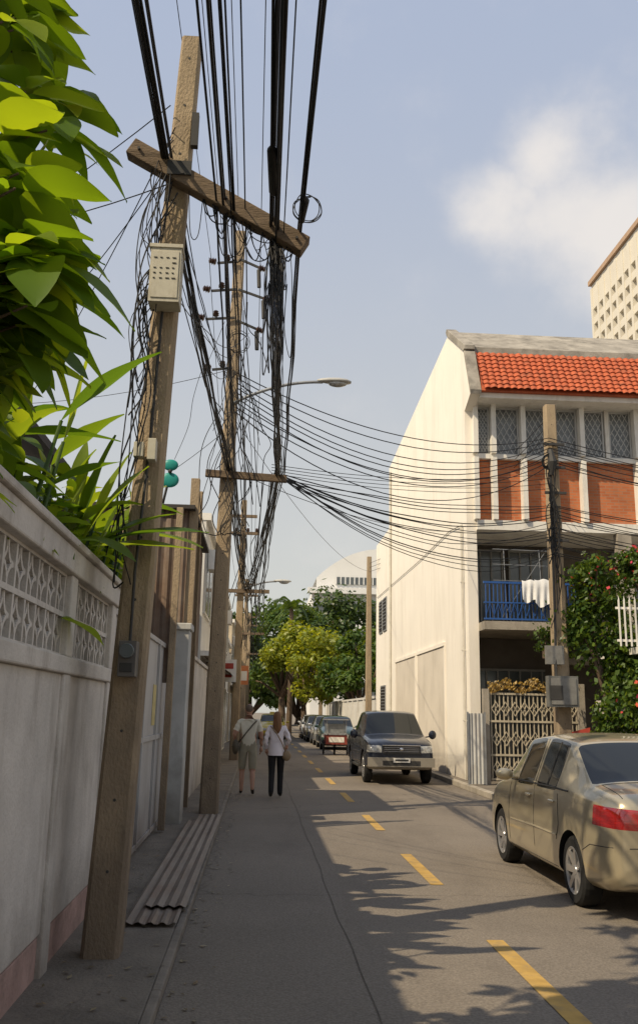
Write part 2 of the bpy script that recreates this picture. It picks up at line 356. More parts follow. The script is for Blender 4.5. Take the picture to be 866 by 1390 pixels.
def lamp(name,x0,y,z0,x1,z1,s=1.):
    e=empty(name); b=MB()
    pts=[(x0+(x1-x0)*t,y,z0+(z1-z0)*(1-(1-t)**2)) for t in [i/10 for i in range(11)]]
    b.tube(pts,.028,8,0); b.obj('arm',[graymetal],e,smooth=True)
    b=MB(); v=[];f=[]; prof=[(0,.03,.03),(.08,.06,.05),(.2,.10,.065),(.38,.125,.07),(.52,.11,.055),(.6,.05,.025)]
    for (u,w,h) in prof:
        for k in range(12):
            a=2*pi*k/12; zz=math.sin(a)*h; zz=zz if zz>0 else zz*.45
            v.append((x1-.1+u*s,y+math.cos(a)*w*s,z1+.02+zz*s-.02*u))
    for i in range(len(prof)-1):
        for k in range(12): f.append((i*12+k,i*12+(k+1)%12,(i+1)*12+(k+1)%12,(i+1)*12+k))
    f+= [tuple(range(12)),tuple(range(60,72))]
    b.add(v,f); b.ell((x1-.1+.36*s,y,z1-.02),(.17*s,.09*s,.06*s),1)
    b.obj('lamp_head',[M('lamp_grey',(.42,.42,.40),.4,.1,5),lampclear],e,smooth=True)
lamp('street_lamp',-.6,15.5,6.85,.95,7.3)
far=[(-.74,32,pole('utility_pole',-.74,32,8.8,.30,.18,(.03,0)))]
lamp('street_lamp',-.7,31.9,5.6,.5,5.97)
for (x,y,h) in ((-.8,50,8.5),(-.8,68,8.5)): far.append((x,y,pole('utility_pole',x,y,h,.3,.18)))
for (x,y,e) in far:
    b=MB(); b.beam((x-.45,y-.2,5.6),(x+1.0,y-.2,5.6),.1,.12); b.beam((x-.6,y-.2,7.6),(x+.6,y-.2,7.6),.08,.1); b.beam((x-.5,y-.2,8.2),(x+.5,y-.2,8.2),.08,.1)
    for k in (-.5,-.2,.2,.5): insul(b,(x+k,y-.2,7.66),1,1.2)
    b.obj('crossarms',[woodarm,porc],e)
PR=pole('utility_pole',6.6,20.5,8.75,.34,.25,(.0,0))
b=MB(); b.box(6.2,6.85,20.1,20.32,1.85,2.5,0); b.box(6.25,6.8,20.08,20.1,1.9,2.45,1); b.tube([(6.4,20.2,2.5),(6.45,20.28,3.5),(6.5,20.3,7.4)],.03,8,2)
for z in (7.75,7.2,6.6,5.5): b.beam((6.35,20.3,z),(6.85,20.3,z),.05,.06,2)
b.tube([(6.5,20.25,7.6),(6.52,20.2,7.3),(6.5,20.25,7.0)],[.06,.11,.05],8,2)
b.box(6.22,6.5,20.07,20.078,2.0,2.3,2); b.box(6.2,6.6,20.2,20.3,2.75,3.15,1)
b.obj('switch_box',[M('switch_grey',(.15,.15,.14),.5,.3,4),M('switch_face',(.20,.195,.18),.5,.3,8),darkmetal],PR,bevel=.005)
pole('utility_pole',4.93,42.7,8.7,.3,.2); pole('utility_pole',4.7,72,7.6,.3,.2); pole('utility_pole',13.8,21.2,8.5,.3,.2)
# ------------------------------------------------------------ cables
cu=bpy.data.curves.new('overhead_cables','CURVE'); cu.dimensions='3D'; cu.bevel_depth=.01; cu.bevel_resolution=1; cu.materials.append(black)
def wire(p,q,sag=.2,r=.008,n=16,jit=0):
    p=Vector(p);q=Vector(q); s=cu.splines.new('POLY'); s.points.add(n)
    ph=R.uniform(0,6)
    for i in range(n+1):
        t=i/n; c=p.lerp(q,t); c.z-=4*sag*t*(1-t)
        if jit: c+=Vector((math.sin(ph+t*17)*jit,math.cos(ph+t*11)*jit*.5,math.sin(ph*2+t*13)*jit))*min(1,4*t,4*(1-t))
        s.points[i].co=(*c,1); s.points[i].radius=r/.01
def path(pts,r=.006):
    P=[Vector(a) for a in pts]; P=[P[0]]+P+[P[-1]]; o=[]
    for i in range(1,len(P)-2):
        for k in range(6):
            t=k/6; a,b_,c,d=P[i-1],P[i],P[i+1],P[i+2]
            o.append(.5*((2*b_)+(c-a)*t+(2*a-5*b_+4*c-d)*t*t+(3*b_-a-3*c+d)*t**3))
    o.append(P[-2]); s=cu.splines.new('POLY'); s.points.add(len(o)-1)
    for i,c in enumerate(o): s.points[i].co=(*c,1); s.points[i].radius=r/.01
def u(a): return R.uniform(-a,a)
def run(x1,z1,x2,z2,r,spread,cnt,xb=None,zb=6.6,jit=.012):
    for i in range(cnt):
        dx,dz=u(spread),u(spread)
        a=((xb if xb is not None else x1)+dx*2,-20+u(.3),zb+dz); m=(x1+dx*.8,y1,z1+dz*.8); n=(x2+dx,15.45,z2+dz)
        rr=r*R.uniform(.6,1.5)
        wire(a,m,R.uniform(.25,.5),rr,28,jit); wire(m,n,R.uniform(.05,.25),rr,14,jit)
        wire(n,(-.5+dx*2,31.8,5.68+dz*.5),R.uniform(.15,.5),rr,14,.01)
run(-.88,5.90,-.64,5.66,.009,.06,8,xb=-.92)
run(-.42,5.52,-.55,5.66,.007,.05,5,xb=-.5)
run(-.28,5.45,-.3,5.64,.005,.09,4,xb=-.3)
run(.0,5.30,.2,5.62,.0085,.045,7,xb=-.1)
run(.05,5.30,.24,5.62,.0055,.09,7,xb=.05)
run(.19,5.29,.3,5.62,.007,.03,3,xb=.40)
for k in range(10):
    wire((.03+u(.05),y1+.03,5.20),(.22+u(.06),15.4,5.55),R.uniform(.15,.5),R.uniform(.005,.011),14,.025)
for k in range(8):
    wire((.1+u(.15),15.4,5.5+u(.04)),(-.3+u(.2),31.8,5.5+u(.2)),R.uniform(.5,1.4),R.uniform(.006,.01),14,.03)
for k in range(5):
    for (y0,y2) in ((31.8,49.8),(49.8,67.8),(67.8,110)):
        wire((-.5+k*.15,y0,5.68),(-.5+k*.15,y2,5.68),R.uniform(.3,.7),.014,12)
for k in range(4):
    wire((-1.15+k*.33,15.5,9.6-k*.5),(-1.2+k*.3,31.8,7.75),.25,.006,12)
    for (y0,y2) in ((31.8,49.8),(49.8,67.8)): wire((-1.2+k*.3,y0,7.75),(-1.2+k*.3,y2,7.75),.3,.007,10)
    wire((-1.1+k*.3,15.5,9.5-k*.55),(-1.3+k*.45,-20,8.6),.3,.005,24)
for k in range(9):
    z0=7.4-k*.09; z1=7.9-k*.08
    wire((-.55,15.5,z0),(6.5,20.3,z1),.70+u(.15)+k*.05,.0095,20); wire((6.5,20.3,z1),(13.8,21,z1-.6),.3+u(.1),.0095,12)
for k in range(15):
    z0=5.52+u(.06); z1=6.35-k*.085+u(.05)
    wire((.33,15.45,z0),(6.55,20.3,z1),.30+u(.15)+k*.035,R.uniform(.007,.011),20,.015); wire((6.55,20.3,z1),(13.8,21,z1-.3),.3+u(.1),.0095,12)
for k in range(4):
    wire((.1,15.45,5.6+k*.05),(6.5,20.3,6.7+k*.12),.2,.006,18)
wire((-.3,15.4,5.5),(5.0,23.2,6.2),.25,.006,16); wire((-.6,15.5,6.6),(4.93,42.5,8.0),.6,.006,16)
for k in range(3): wire((6.6,20.5,8.5-k*.2),(4.93,42.7,8.4-k*.2),.5,.008,16); 
for k,(a,c) in enumerate([((-.82,6.66,6.2),(-3.2,12,5.6)),((-.82,6.66,5.9),(-3.4,11,5.5)),((-.82,6.66,5.7),(-4,9,6.3)),((-.7,15.6,7.5),(-5,16,6.8)),((-.7,15.6,6.4),(-3,16,4.9)),((-.87,6.66,6.4),(-4.5,11,6.9))]):
    wire(a,c,.15,.005,12)
for k in range(8): wire((-.4+u(.3),15.5,R.uniform(6,8.8)),(-.82+u(.1),6.7,R.uniform(5,6.1)),R.uniform(.2,.9),.005,14,.02)
for k in range(24):
    z=R.uniform(4.7,6.1); pts=[(-.84+u(.1),6.61+u(.05),z)]
    n=R.randint(3,8)
    for j in range(n):
        z-=R.uniform(.15,.55); zz=max(z,2.5); pts.append((-.93+u(.09)-.015*j,6.59+u(.06),zz))
    path(pts,R.uniform(.003,.006))
for k in range(22):
    x=R.uniform(-.7,.0); z=5.78-(x+.8)*.55; w=R.uniform(.1,.3)
    path([(x,y1,z),(x+w*.3,y1-.02,z-R.uniform(.15,.55)),(x+w*.8,y1+.02,z-R.uniform(.1,.5)),(x+w,y1+.02,z-w*.5)],R.uniform(.003,.006))
for k in range(14):
    x=.05+u(.08); z=5.18; L=R.uniform(.3,1.1); path([(x,y1,z),(x+u(.05),6.58,z-L*.4),(x+u(.05),6.68+u(.05),z-L),(x+u(.04),7.0,z-L*.6),(x,7.3,z)],R.uniform(.003,.008))
def coil(c,r,n,rr):
    for k in range(n):
        pts=[]; q=r*R.uniform(.85,1.1); ph=R.uniform(0,6)
        for i in range(9): a=2*pi*i/8+ph; pts.append((c[0]+math.cos(a)*q+u(.01),c[1]+u(.02),c[2]+math.sin(a)*q*R.uniform(.95,1.15)))
        path(pts,rr)
coil((.25,6.4,5.38),.11,3,.004); coil((-.55,15.3,7.9),.18,3,.006); coil((6.45,20.2,7.3),.16,5,.012)
for k in range(28):
    z=R.uniform(5.6,9.0); x=-.55+u(.3); pts=[(x,15.4,z)]
    for j in range(R.randint(3,5)): z-=R.uniform(.2,.8); x+=u(.25); pts.append((x,15.38+u(.1),max(z,4.5)))
    path(pts,R.uniform(.005,.009))
for k in range(14):
    z=R.uniform(5.5,7.6); x=6.5; pts=[(x,20.28,z)]
    for j in range(4): z-=R.uniform(.2,.7); pts.append((6.5+u(.15),20.25,max(z,2.6)))
    path(pts,.011)
for k in range(16):
    y=R.choice((31.8,31.8,49.8)); z=R.uniform(5.5,8); x=-.5+u(.4); pts=[(x,y,z)]
    for j in range(4): z-=R.uniform(.3,.9); x+=u(.25); pts.append((x,y+u(.1),max(z,3.6)))
    path(pts,.013)
OC=bpy.data.objects.new('overhead_cables',cu); col.objects.link(OC)
b=MB(); b.tube([(-.03,5.5,5.31),(-.03,5.55,5.31),(-.01,6.0,5.27),(-.01,6.05,5.27)],[.012,.035,.035,.012],10); b.tube([(.22,6.1,5.30),(.22,6.15,5.30),(.21,6.4,5.27)],[.012,.035,.02],10)
b.obj('cable_splice',[black],OC,smooth=True)
# ------------------------------------------------------------ shophouse
B=empty('shophouse_building'); XR=13.5; x0=5.12
b=MB(); b.prism([(22.9,.1),(22.9,9.35),(22.12,9.62),(22.78,10.98),(24.9,12.28),(37.3,11.55),(37.3,9.0),(41.5,9.0),(41.5,.1)],x0,x0+.25,0)
b.box(x0+.25,XR,25.2,37.28,.1,11.5,0); b.box(x0+.25,XR,37.3,41.48,.1,8.98,0)
b.obj('plaster_walls',[white_wall],B)
b=MB()
for (a,c) in ((26.0,30.4),(30.9,35.3)):
    b.box(x0-.035,x0-.002,a-.12,a,.1,3.5,0); b.box(x0-.035,x0-.002,c,c+.12,.1,3.5,0); b.box(x0-.05,x0-.002,a-.12,c+.12,3.5,3.6,0)
    b.box(x0-.02,x0-.002,a,c,.12,3.5,1)
b.obj('side_shutters',[white_wall,M('shutter_panel',(.68,.62,.53),.8,.15,.8,grime=((.40,.35,.28),.7,1.5,(1,1,.3)),foot=((.28,.24,.19),.7,.7))],B)
b=MB(); b.tube([(x0-.06,23.3,.15),(x0-.06,23.3,6.4)],.03,8,0); b.tube([(x0-.05,36.6,.15),(x0-.05,36.6,11.2)],.05,8,0)
for z in (1.5,3.2,4.9,6.2): b.box(x0-.1,x0-.002,23.27,23.33,z,z+.03,0)
b.tube([(x0-.03,23.3,6.4),(x0-.03,25,6.55),(x0-.03,30,6.5),(x0-.03,41,6.6)],.010,6,1)
b.obj('drain_pipes',[M('pvc_pipe',(.60,.57,.50),.6,.2,4),darkmetal],B)
b=MB()
for (a,c,z0,z1) in ((38.0,38.9,5.0,6.25),(39.3,40.2,5.0,6.25),(38.3,39.6,1.6,2.7)):
    b.box(x0-.04,x0-.003,a-.06,c+.06,z0-.06,z1+.06,0); b.box(x0-.05,x0-.04,a,c,z0,z1,1)
    for k in range(1,9): b.box(x0-.07,x0-.05,a,c,z0+k*(z1-z0)/9,z0+k*(z1-z0)/9+.03,0)
b.obj('side_windows',[graymetal,dark],B)
b=MB(); b.prism([(22.7,10.85),(22.7,11.08),(24.85,12.4),(25.1,12.4),(25.1,12.1)],x0+.25,XR,0); b.prism([(22.62,10.98),(22.62,11.10),(24.9,12.5),(25.0,12.42),(24.9,12.28),(22.78,10.98)],x0-.04,x0+.25,0)
b.prism([(22.08,9.55),(22.05,9.66),(22.66,10.95),(22.76,10.95),(22.12,9.62)],x0-.03,x0+.26,0)
b.box(x0+.25,XR,22.2,23.1,9.5,9.64,1)
b.obj('roof_cap',[capconc,whitep],B,bevel=.01)
b=MB(); v=[];f=[]; pitch=.17; nx=int((XR-x0-.27)/pitch*6); nz=9; 
nr=0
for r in range(nz):
    t0=r/nz; t1=(r+1)/nz
    for (t,off) in ((t0,.045),(t1,.015)):
        for i in range(nx+1):
            x=x0+.27+(XR-x0-.27)*i/nx; s=abs(math.sin(pi*(x)/pitch))
            y=22.0+.72*t; z=9.66+1.24*t; o=off+.045*s
            v.append((x,y-o*.86,z+o*.5+.008*math.sin(r*7+int(x/pitch)*2.7)))
        nr+=1
for r in range(nr-1):
    for i in range(nx): f.append((r*(nx+1)+i,r*(nx+1)+i+1,(r+1)*(nx+1)+i+1,(r+1)*(nx+1)+i))
b.add(v,f); b.prism([(22.05,9.64),(22.75,10.86),(23.1,10.86),(23.1,9.64)],x0+.26,XR-.01,0)
b.obj('tile_roof',[tilem],B,fix=False)
cols=[5.37,5.84,6.62,7.37,8.17,9.62,10.4,11.2,12.0,13.3]
b=MB()
b.box(x0+.25,XR,23.0,23.2,6.45,8.08,1)
b.box(x0+.25,XR,22.86,23.2,8.08,8.2,0)
b.box(x0+.25,XR,22.8,25.2,6.2,6.45,0)
for c in cols: b.box(c-.06,c+.06,22.72,23.05,6.46,8.079,0); b.box(c-.06,c+.06,22.72,23.05,8.201,9.5,0)
b.box(8.84,8.94,22.9,23.1,8.201,9.5,0)
b.obj('third_floor_facade',[whitep,brick],B)
b=MB(); allc=sorted(cols+[8.89])
for a,c in zip(allc[:-1],allc[1:]):
    xa=a+.07;xc=c-.07
    b.box(xa,xc,23.02,23.04,8.2,9.5,0)
    for (p,q,r_,s_) in ((xa,xa+.04,8.2,9.5),(xc-.04,xc,8.2,9.5),(xa+.04,xc-.04,8.2,8.25),(xa+.04,xc-.04,9.45,9.5)): b.box(p,q,22.96,23.018,r_,s_,1)
    n=4; w=(xc-xa)
    for k in range(-8,n+9):
        p0=xa+k*w/n
        for sgn in (1,-1):
            z0=8.25;z1=9.45; sl=sgn*.55
            pts=[]
            for j in range(13):
                z=z0+(z1-z0)*j/12; x=p0+sl*(z-z0)
                if xa+.02<=x<=xc-.02: pts.append((x,22.95,z))
            if len(pts)>2: b.beam(pts[0],pts[-1],.014,.014,1,up=(0,1,0))
b.obj('grilled_windows',[glasspale,M('grille_grey',(.48,.48,.46),.5,.1,5)],B)
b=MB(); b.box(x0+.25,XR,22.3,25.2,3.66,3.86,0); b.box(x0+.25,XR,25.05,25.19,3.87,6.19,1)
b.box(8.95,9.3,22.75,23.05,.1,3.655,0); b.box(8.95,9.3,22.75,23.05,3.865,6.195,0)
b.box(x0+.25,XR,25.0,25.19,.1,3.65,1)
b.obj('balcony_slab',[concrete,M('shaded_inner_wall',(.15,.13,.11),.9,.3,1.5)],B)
b=MB()
for (xa,xc,za,zc) in ((5.6,6.5,4.1,6.0),(6.7,7.9,3.9,6.0),(9.6,10.4,3.9,6.0),(5.7,7.6,.3,2.8),(9.5,11,.3,2.8)):
    b.box(xa,xc,24.95,24.99,za,zc,0)
    for k in range(int((xc-xa)/.3)+1): b.box(xa+k*.3,xa+k*.3+.04,24.9,24.948,za,zc,1)
    b.box(xa,xc,24.9,24.94,zc,zc+.06,1)
b.obj('inner_windows',[glass,M('frame_grey',(.25,.25,.24),.6,.2,4)],B)
b=MB()
for k in range(24): x=5.42+k*.097; b.box(x,x+.022,22.36,22.382,3.9,4.78)
b.box(5.38,7.72,22.35,22.40,4.78,4.83); b.box(5.38,7.72,22.35,22.39,3.9,3.94); b.box(5.38,7.72,22.35,22.39,4.3,4.33)
for k in range(10): b.beam((5.42+k*.2,22.34,4.0),(5.52+k*.2,22.34,4.3),.012,.012,0);b.beam((5.52+k*.2,22.34,4.3),(5.62+k*.2,22.34,4.0),.012,.012,0)
b.obj('blue_balcony_railing',[bluep],B)
b=MB()
for xx in (6.0,6.9):
    b.beam((xx,22.6,3.9),(xx,22.75,5.7),.02,.02); 
for z in (4.9,5.3,5.68): b.beam((5.7,22.65,z),(7.1,22.75,z),.016,.016)
b.beam((5.9,22.6,4.0),(7.0,22.65,5.6),.014,.014)
b.obj('clothes_rack',[graymetal],B)
def sheetcloth(b,xa,xc,y,z1,drop,m=0):
    n=24;v=[];f=[]; ph=R.uniform(0,6)
    for j in range(7):
        for i in range(n+1):
            x=xa+(xc-xa)*i/n; t=j/6
            v.append((x,y-.06-.035*math.sin(i*.9+ph+j*.3)*t-(.03 if j else 0),z1-drop*t*(1+.10*math.sin(i*.35+ph))-.02*math.sin(i*.5)))
    for j in range(6):
        for i in range(n): f.append((j*(n+1)+i,j*(n+1)+i+1,(j+1)*(n+1)+i+1,(j+1)*(n+1)+i))
    b.add(v,f,m)
b=MB(); sheetcloth(b,6.3,6.85,22.32,4.86,.5); sheetcloth(b,6.6,7.2,22.28,4.88,.62); sheetcloth(b,7.0,7.25,22.24,4.88,.78); b.obj('laundry',[cloth],B,smooth=True,fix=False)
G=empty('ornate_front_gate'); b=MB()
b.box(5.2,5.34,21.9,22.05,.1,2.25,1); b.box(7.42,7.6,21.9,22.08,.1,2.4,1)
for k in range(21): x=5.38+k*.1; b.box(x,x+.025,21.95,21.975,.2,2.12,0)
for z in (.22,.75,1.5,2.12): b.box(5.36,7.42,21.93,21.95,z,z+.045,0)
for k in range(9):
    for zc in (1.13,1.8,.48):
        c=(5.5+k*.225,21.935,zc); pr=None
        for i in range(13):
            a=2*pi*i/12; rr=.085*(1+.25*math.cos(4*a)); p=(c[0]+rr*math.cos(a),c[1],c[2]+rr*1.5*math.sin(a))
            if pr: b.beam(pr,p,.018,.02,0,up=(0,1,0))
            pr=p
        b.beam((c[0]-.05,c[1],c[2]-.1),(c[0]+.05,c[1],c[2]+.1),.012,.012,0); b.beam((c[0]+.05,c[1],c[2]-.1),(c[0]-.05,c[1],c[2]+.1),.012,.012,0)
b.obj('gate_bars',[cream,concrete],G)
b=MB(); 
corr(b,(4.8,21.75,.14),(1,.1,0),.38,(0,0,1),1.55,pitch=.09,amp=.014,nrm=(0,1,0))
b.box(4.78,4.81,21.72,21.76,.13,1.72,1); b.box(5.18,5.21,21.76,21.8,.13,1.72,1)
b.obj('folded_gate_leaf',[M('pale_sheet',(.50,.50,.48),.6,.2,3,grime=((.25,.2,.15),.7,4,(1,1,.3))),graymetal],G,fix=False)
def leafquad(b,p,s,m=0):
    d=Vector((u(1),u(1),u(1))).normalized(); e=d.orthogonal().normalized(); f=d.cross(e); q=R.uniform(.4,.7)
    b.add([p-e*s,p+f*s*q,p+e*s,p-f*s*q],[(0,1,2,3)],m)
drym=LEAF('dry_blossom',(.42,.30,.10),(.22,.15,.06),.2)
b=MB()
for k in range(700):
    x=R.uniform(5.35,7.5); leafquad(b,Vector((x,22.0+u(.12),2.22+R.random()**2*.25+.05*math.sin(x*9))),.045)
b.obj('dry_creeper',[drym])
# ------------------------------------------------------------ right forecourt
F=empty('white_planter_wall'); b=MB()
b.box(7.35,13,20.0,20.35,.1,.75,0); b.box(7.3,13,19.95,20.4,.75,.85,0); b.box(7.6,13,20.25,20.5,.86,1.7,0); b.box(7.35,7.65,20.0,20.3,.86,1.9,0);b.box(7.3,7.7,19.95,20.35,1.9,2.0,0)
b.box(8.3,8.6,19.9,20.2,.86,2.6,0); b.box(8.25,8.65,19.85,20.25,2.6,2.7,0)
for k in range(14): b.box(8.7+k*.3,8.8+k*.3,19.95,20.05,.86,1.5,0)
b.box(8.62,13,19.93,20.07,1.5,1.6,0)
b.obj('planter_masonry',[stained_white],F,bevel=.01)
F=empty('white_picket_fence'); b=MB()
for k in range(42): x=7.75+k*.12; b.box(x,x+.03,19.9,19.93,3.15,4.15); b.add([(x,19.9,4.15),(x+.03,19.9,4.15),(x+.015,19.915,4.25)],[(0,1,2)])
for z in (3.25,3.95): b.box(7.7,13,19.93,19.96,z,z+.05)
b.box(8.1,13,19.8,25,3.0,3.14); 
b.obj('pickets',[whitep],F)
def shrub(name,c,r,n,s,mats,trunk=True,parent=None):
    e=empty(name) if parent is None else parent; b=MB()
    cl=[]
    for k in range(16):
        a=R.uniform(0,2*pi); ph=R.uniform(-1,1); q=R.uniform(.25,.95)
        cl.append((Vector((c[0]+r[0]*q*math.cos(a)*math.sqrt(1-ph*ph),c[1]+r[1]*q*math.sin(a)*math.sqrt(1-ph*ph),c[2]+r[2]*q*ph)),R.uniform(.28,.5)))
    for i in range(n):
        cc,w=R.choice(cl); d=Vector((R.gauss(0,1),R.gauss(0,1),R.gauss(0,1)))*.5
        p=cc+Vector((d.x*r[0]*w,d.y*r[1]*w,d.z*r[2]*w)); leafquad(b,p,s*R.uniform(.6,1.3),0 if R.random()<.96 or len(mats)<2 else 1)
    b.obj('foliage',mats,e,fix=False)
    if trunk:
        b=MB()
        for cc,w in cl[:7]: b.tube([(c[0]+u(.05),c[1],c[2]-r[2]*1.1),((c[0]+cc.x)/2,(c[1]+cc.y)/2,c[2]-r[2]*.3),cc],[.04,.03,.01],6)
        b.obj('stems',[bark],e)
lg=LEAF('shrub_leaf',(.035,.075,.018),(.12,.175,.03),.35,(.065,.115,.02))
lg2=LEAF('shrub_leaf_dark',(.025,.055,.014),(.08,.13,.022),.3)
pink=LEAF('bougainvillea',(.55,.05,.12),(.60,.10,.05),.3)
shrub('shrub',(7.65,20.6,3.3),(.95,.5,1.4),5000,.075,[lg])
shrub('shrub',(7.4,20.4,4.7),(.6,.4,.55),1700,.065,[lg,pink])
shrub('bougainvillea_bush',(8.5,20.4,5.0),(1.0,.5,.55),2800,.065,[lg,pink])
shrub('shrub',(9.0,20.4,2.3),(1.1,.4,.8),2400,.075,[lg2])
shrub('shrub',(7.5,19.8,1.5),(.6,.3,.8),1700,.065,[lg])
shrub('shrub',(8.5,19.5,1.9),(.85,.3,1.0),3000,.065,[lg,pink])
shrub('shrub',(6.4,20.9,3.3),(.35,.3,.35),300,.05,[lg2])
Bd=empty('striped_barrier_board'); b=MB()
for k in range(7):
    z=.15+k*.17; b.add([(6.55+.02*k,20.05+.02*k,z),(6.95+.02*k,20.05+.02*k,z+.1),(6.95+.02*(k+1),20.05+.02*(k+1),z+.27),(6.55+.02*(k+1),20.05+.02*(k+1),z+.17)],[(0,1,2,3)],k%2)
b.obj('board',[redp,whitep],Bd,fix=False)
b=MB(); b.box(8.6,8.8,-20,18,.1,2.4); b.obj('compound_wall',[stained_white])
# ------------------------------------------------------------ tower
T=empty('apartment_tower'); b=MB(); tx=60
towerm=M('tower_cream',(.68,.64,.55),.9,.1,.3)
b.box(tx+1.2,tx+22,92,158,0,80.5,1)
rows=26; fh=3.0; n=22; py=(158-92)/n
b.box(tx,tx+1.2,92,158,77,80.5,0)
for r in range(rows): b.box(tx,tx+1.19,92,158,75.6-r*fh,77.0-r*fh-.001 if r else 77.0-.001,0)
for k in range(n+1):
    y=92+k*py
    b.box(tx-.15,tx+1.1,y-.45,y+.45,0,79.9,0)
b.obj('tower_facade',[towerm,M('tower_recess',(.22,.20,.17),.8,.4,1)],T)
b=MB(); b.box(tx-.5,tx+22.5,91.5,158.5,80.6,81.5); b.obj('tower_parapet',[M('terracotta_band',(.46,.32,.22),.9,.2,1)],T)
A=empty('vaulted_office_building'); b=MB(); Y=100
b.box(5.4,22,Y,Y+20,0,14.2,0)
b.box(4.9,22,Y-.8,Y-.01,14.0,14.6,0)
v=[];f=[];n=20
for i in range(n+1):
    t=i/n; x=5.9+14*t; z=14.6+4.6*math.sin(pi*(t*.9+.05))**.7
    v+= [(x,Y+1,14.6),(x,Y+1,z),(x,Y+18,z)]
for i in range(n): f+= [(3*i,3*i+3,3*i+4,3*i+1),(3*i+1,3*i+4,3*i+5,3*i+2)]
b.add(v,f,0)
for z in (3.5,6.2,8.9,11.6): b.box(5.5,22,Y-.06,Y-.01,z,z+1.3,1)
b.box(8,18,Y+.85,Y+.99,15.2,16.0,1)
for k in range(21): b.box(8+k*.5,8.1+k*.5,Y+.75,Y+.84,15.2,16.0,0)
b.obj('office_block',[M('office_white',(.74,.74,.72),.8,.08,.5),glass],A)
# ------------------------------------------------------------ left street houses
def house(name,xf,y0,y1,h,m,awn=None,bal=True,depth=6):
    e=empty(name); b=MB(); b.box(xf-depth,xf,y0,y1,.05,h,0); b.box(xf-depth-.1,xf+.12,y0-.02,y1+.02,h,h+.18,1)
    fl=max(1,int(h/3)); n=max(1,int((y1-y0)/2.2)); w=(y1-y0)/n
    for r in range(fl):
        for k in range(n):
            a=y0+k*w+.4; c=y0+(k+1)*w-.4; z0=.15+r*3+(.9 if r else 0); z1=r*3+2.5
            if z1>h-.2: continue
            b.box(xf+.002,xf+.05,a-.06,c+.06,z0-.06,z1+.06,1); b.box(xf+.05,xf+.06,a,c,z0,z1,2)
            b.box(xf+.06,xf+.075,(a+c)/2-.03,(a+c)/2+.03,z0,z1,1)
        if r and bal: b.box(xf+.002,xf+.5,y0+.1,y1-.1,r*3-.06,r*3+.06,1)
    if h>4: b.box(xf+.076,xf+.36,y0+.3,y0+1.0,h-1.2,h-.7,1); b.box(xf+.361,xf+.37,y0+.36,y0+.94,h-1.15,h-.75,3)
    b.obj('house_body',[m,whitep,glass,darkmetal],e)
    if awn:
        b=MB(); b.add([(xf+.06,y0+.2,2.95),(xf+.06,y1-.2,2.95),(xf+.75,y1-.2,2.55),(xf+.75,y0+.2,2.55)],[(0,1,2,3)]); b.obj('awning',[awn],e,fix=False)
hw=M('house_white',(.64,.62,.57),.9,.15,1,grime=((.3,.27,.23),.6,2,(1,1,.3)),foot=((.2,.17,.14),.6,.7))
hc=M('house_cream',(.52,.44,.32),.9,.2,1,grime=((.25,.2,.15),.6,2,(1,1,.3)))
hg=M('house_grey',(.33,.32,.30),.9,.2,1,grime=((.12,.11,.1),.6,2,(1,1,.3)))
b=MB(); b.box(-1.4,-1.22,15.7,22.5,.05,2.55); b.box(-1.45,-1.18,15.7,22.5,2.55,2.62); b.obj('boundary_wall',[stained_white],bevel=.01)
house('row_house',-2.4,19,23,4.8,hg,None); house('row_house',-1.45,23.2,29.5,6.3,hw,rust); house('row_house',-1.5,29.6,35,5.2,hc,M('awning_green',(.07,.16,.10),.7,.2,2))
house('row_house',-1.45,35.1,42,6.0,hg,rust); house('row_house',-1.6,42.2,50,4.8,hw); house('row_house',-1.5,50.2,60,6.2,hc,rust); house('row_house',-1.5,60.2,75,5,hw)
Sg=empty('shop_sign'); b=MB(); b.box(-1.1,-.62,26.0,26.06,2.4,3.0,0); b.box(-1.02,-.70,25.99,25.999,2.75,2.9,1); b.box(-1.02,-.74,25.99,25.999,2.52,2.6,1); b.beam((-1.45,26.03,2.9),(-1.1,26.03,2.9),.03,.03,2); b.obj('sign_panel',[whitep,redp,darkmetal],Sg)
Sg=empty('shop_sign'); b=MB(); b.box(-.95,-.4,36.0,36.06,2.6,3.3,0); b.box(-.9,-.45,35.99,35.999,2.75,3.1,1); b.beam((-1.45,36.03,3.0),(-.95,36.03,3.0),.03,.03,2); b.obj('sign_panel',[M('sign_orange',(.55,.2,.08),.6,.2,4),whitep,darkmetal],Sg)
Fn=empty('teal_ventilator'); b=MB(); b.ell((-1.36,13.0,5.04),(.11,.03,.085),0); b.ell((-1.36,13.0,4.82),(.13,.03,.11),0); b.tube([(-1.36,13.05,4.95),(-1.5,13.2,4.3)],.02,6,1); b.ell((-1.36,12.97,4.94),(.03,.03,.03),1)
b.obj('fan_blades',[teal,darkmetal],Fn,smooth=True)
b=MB(); b.box(5.3,5.45,41.6,75,.1,2.3); b.box(5.25,5.5,41.6,75,2.3,2.4)
for k in range(12): b.box(5.24,5.3,42+k*2.8,42.3+k*2.8,.1,2.3)
b.obj('boundary_wall',[hw])
house('row_house',16,44,60,6,hw,depth=8)
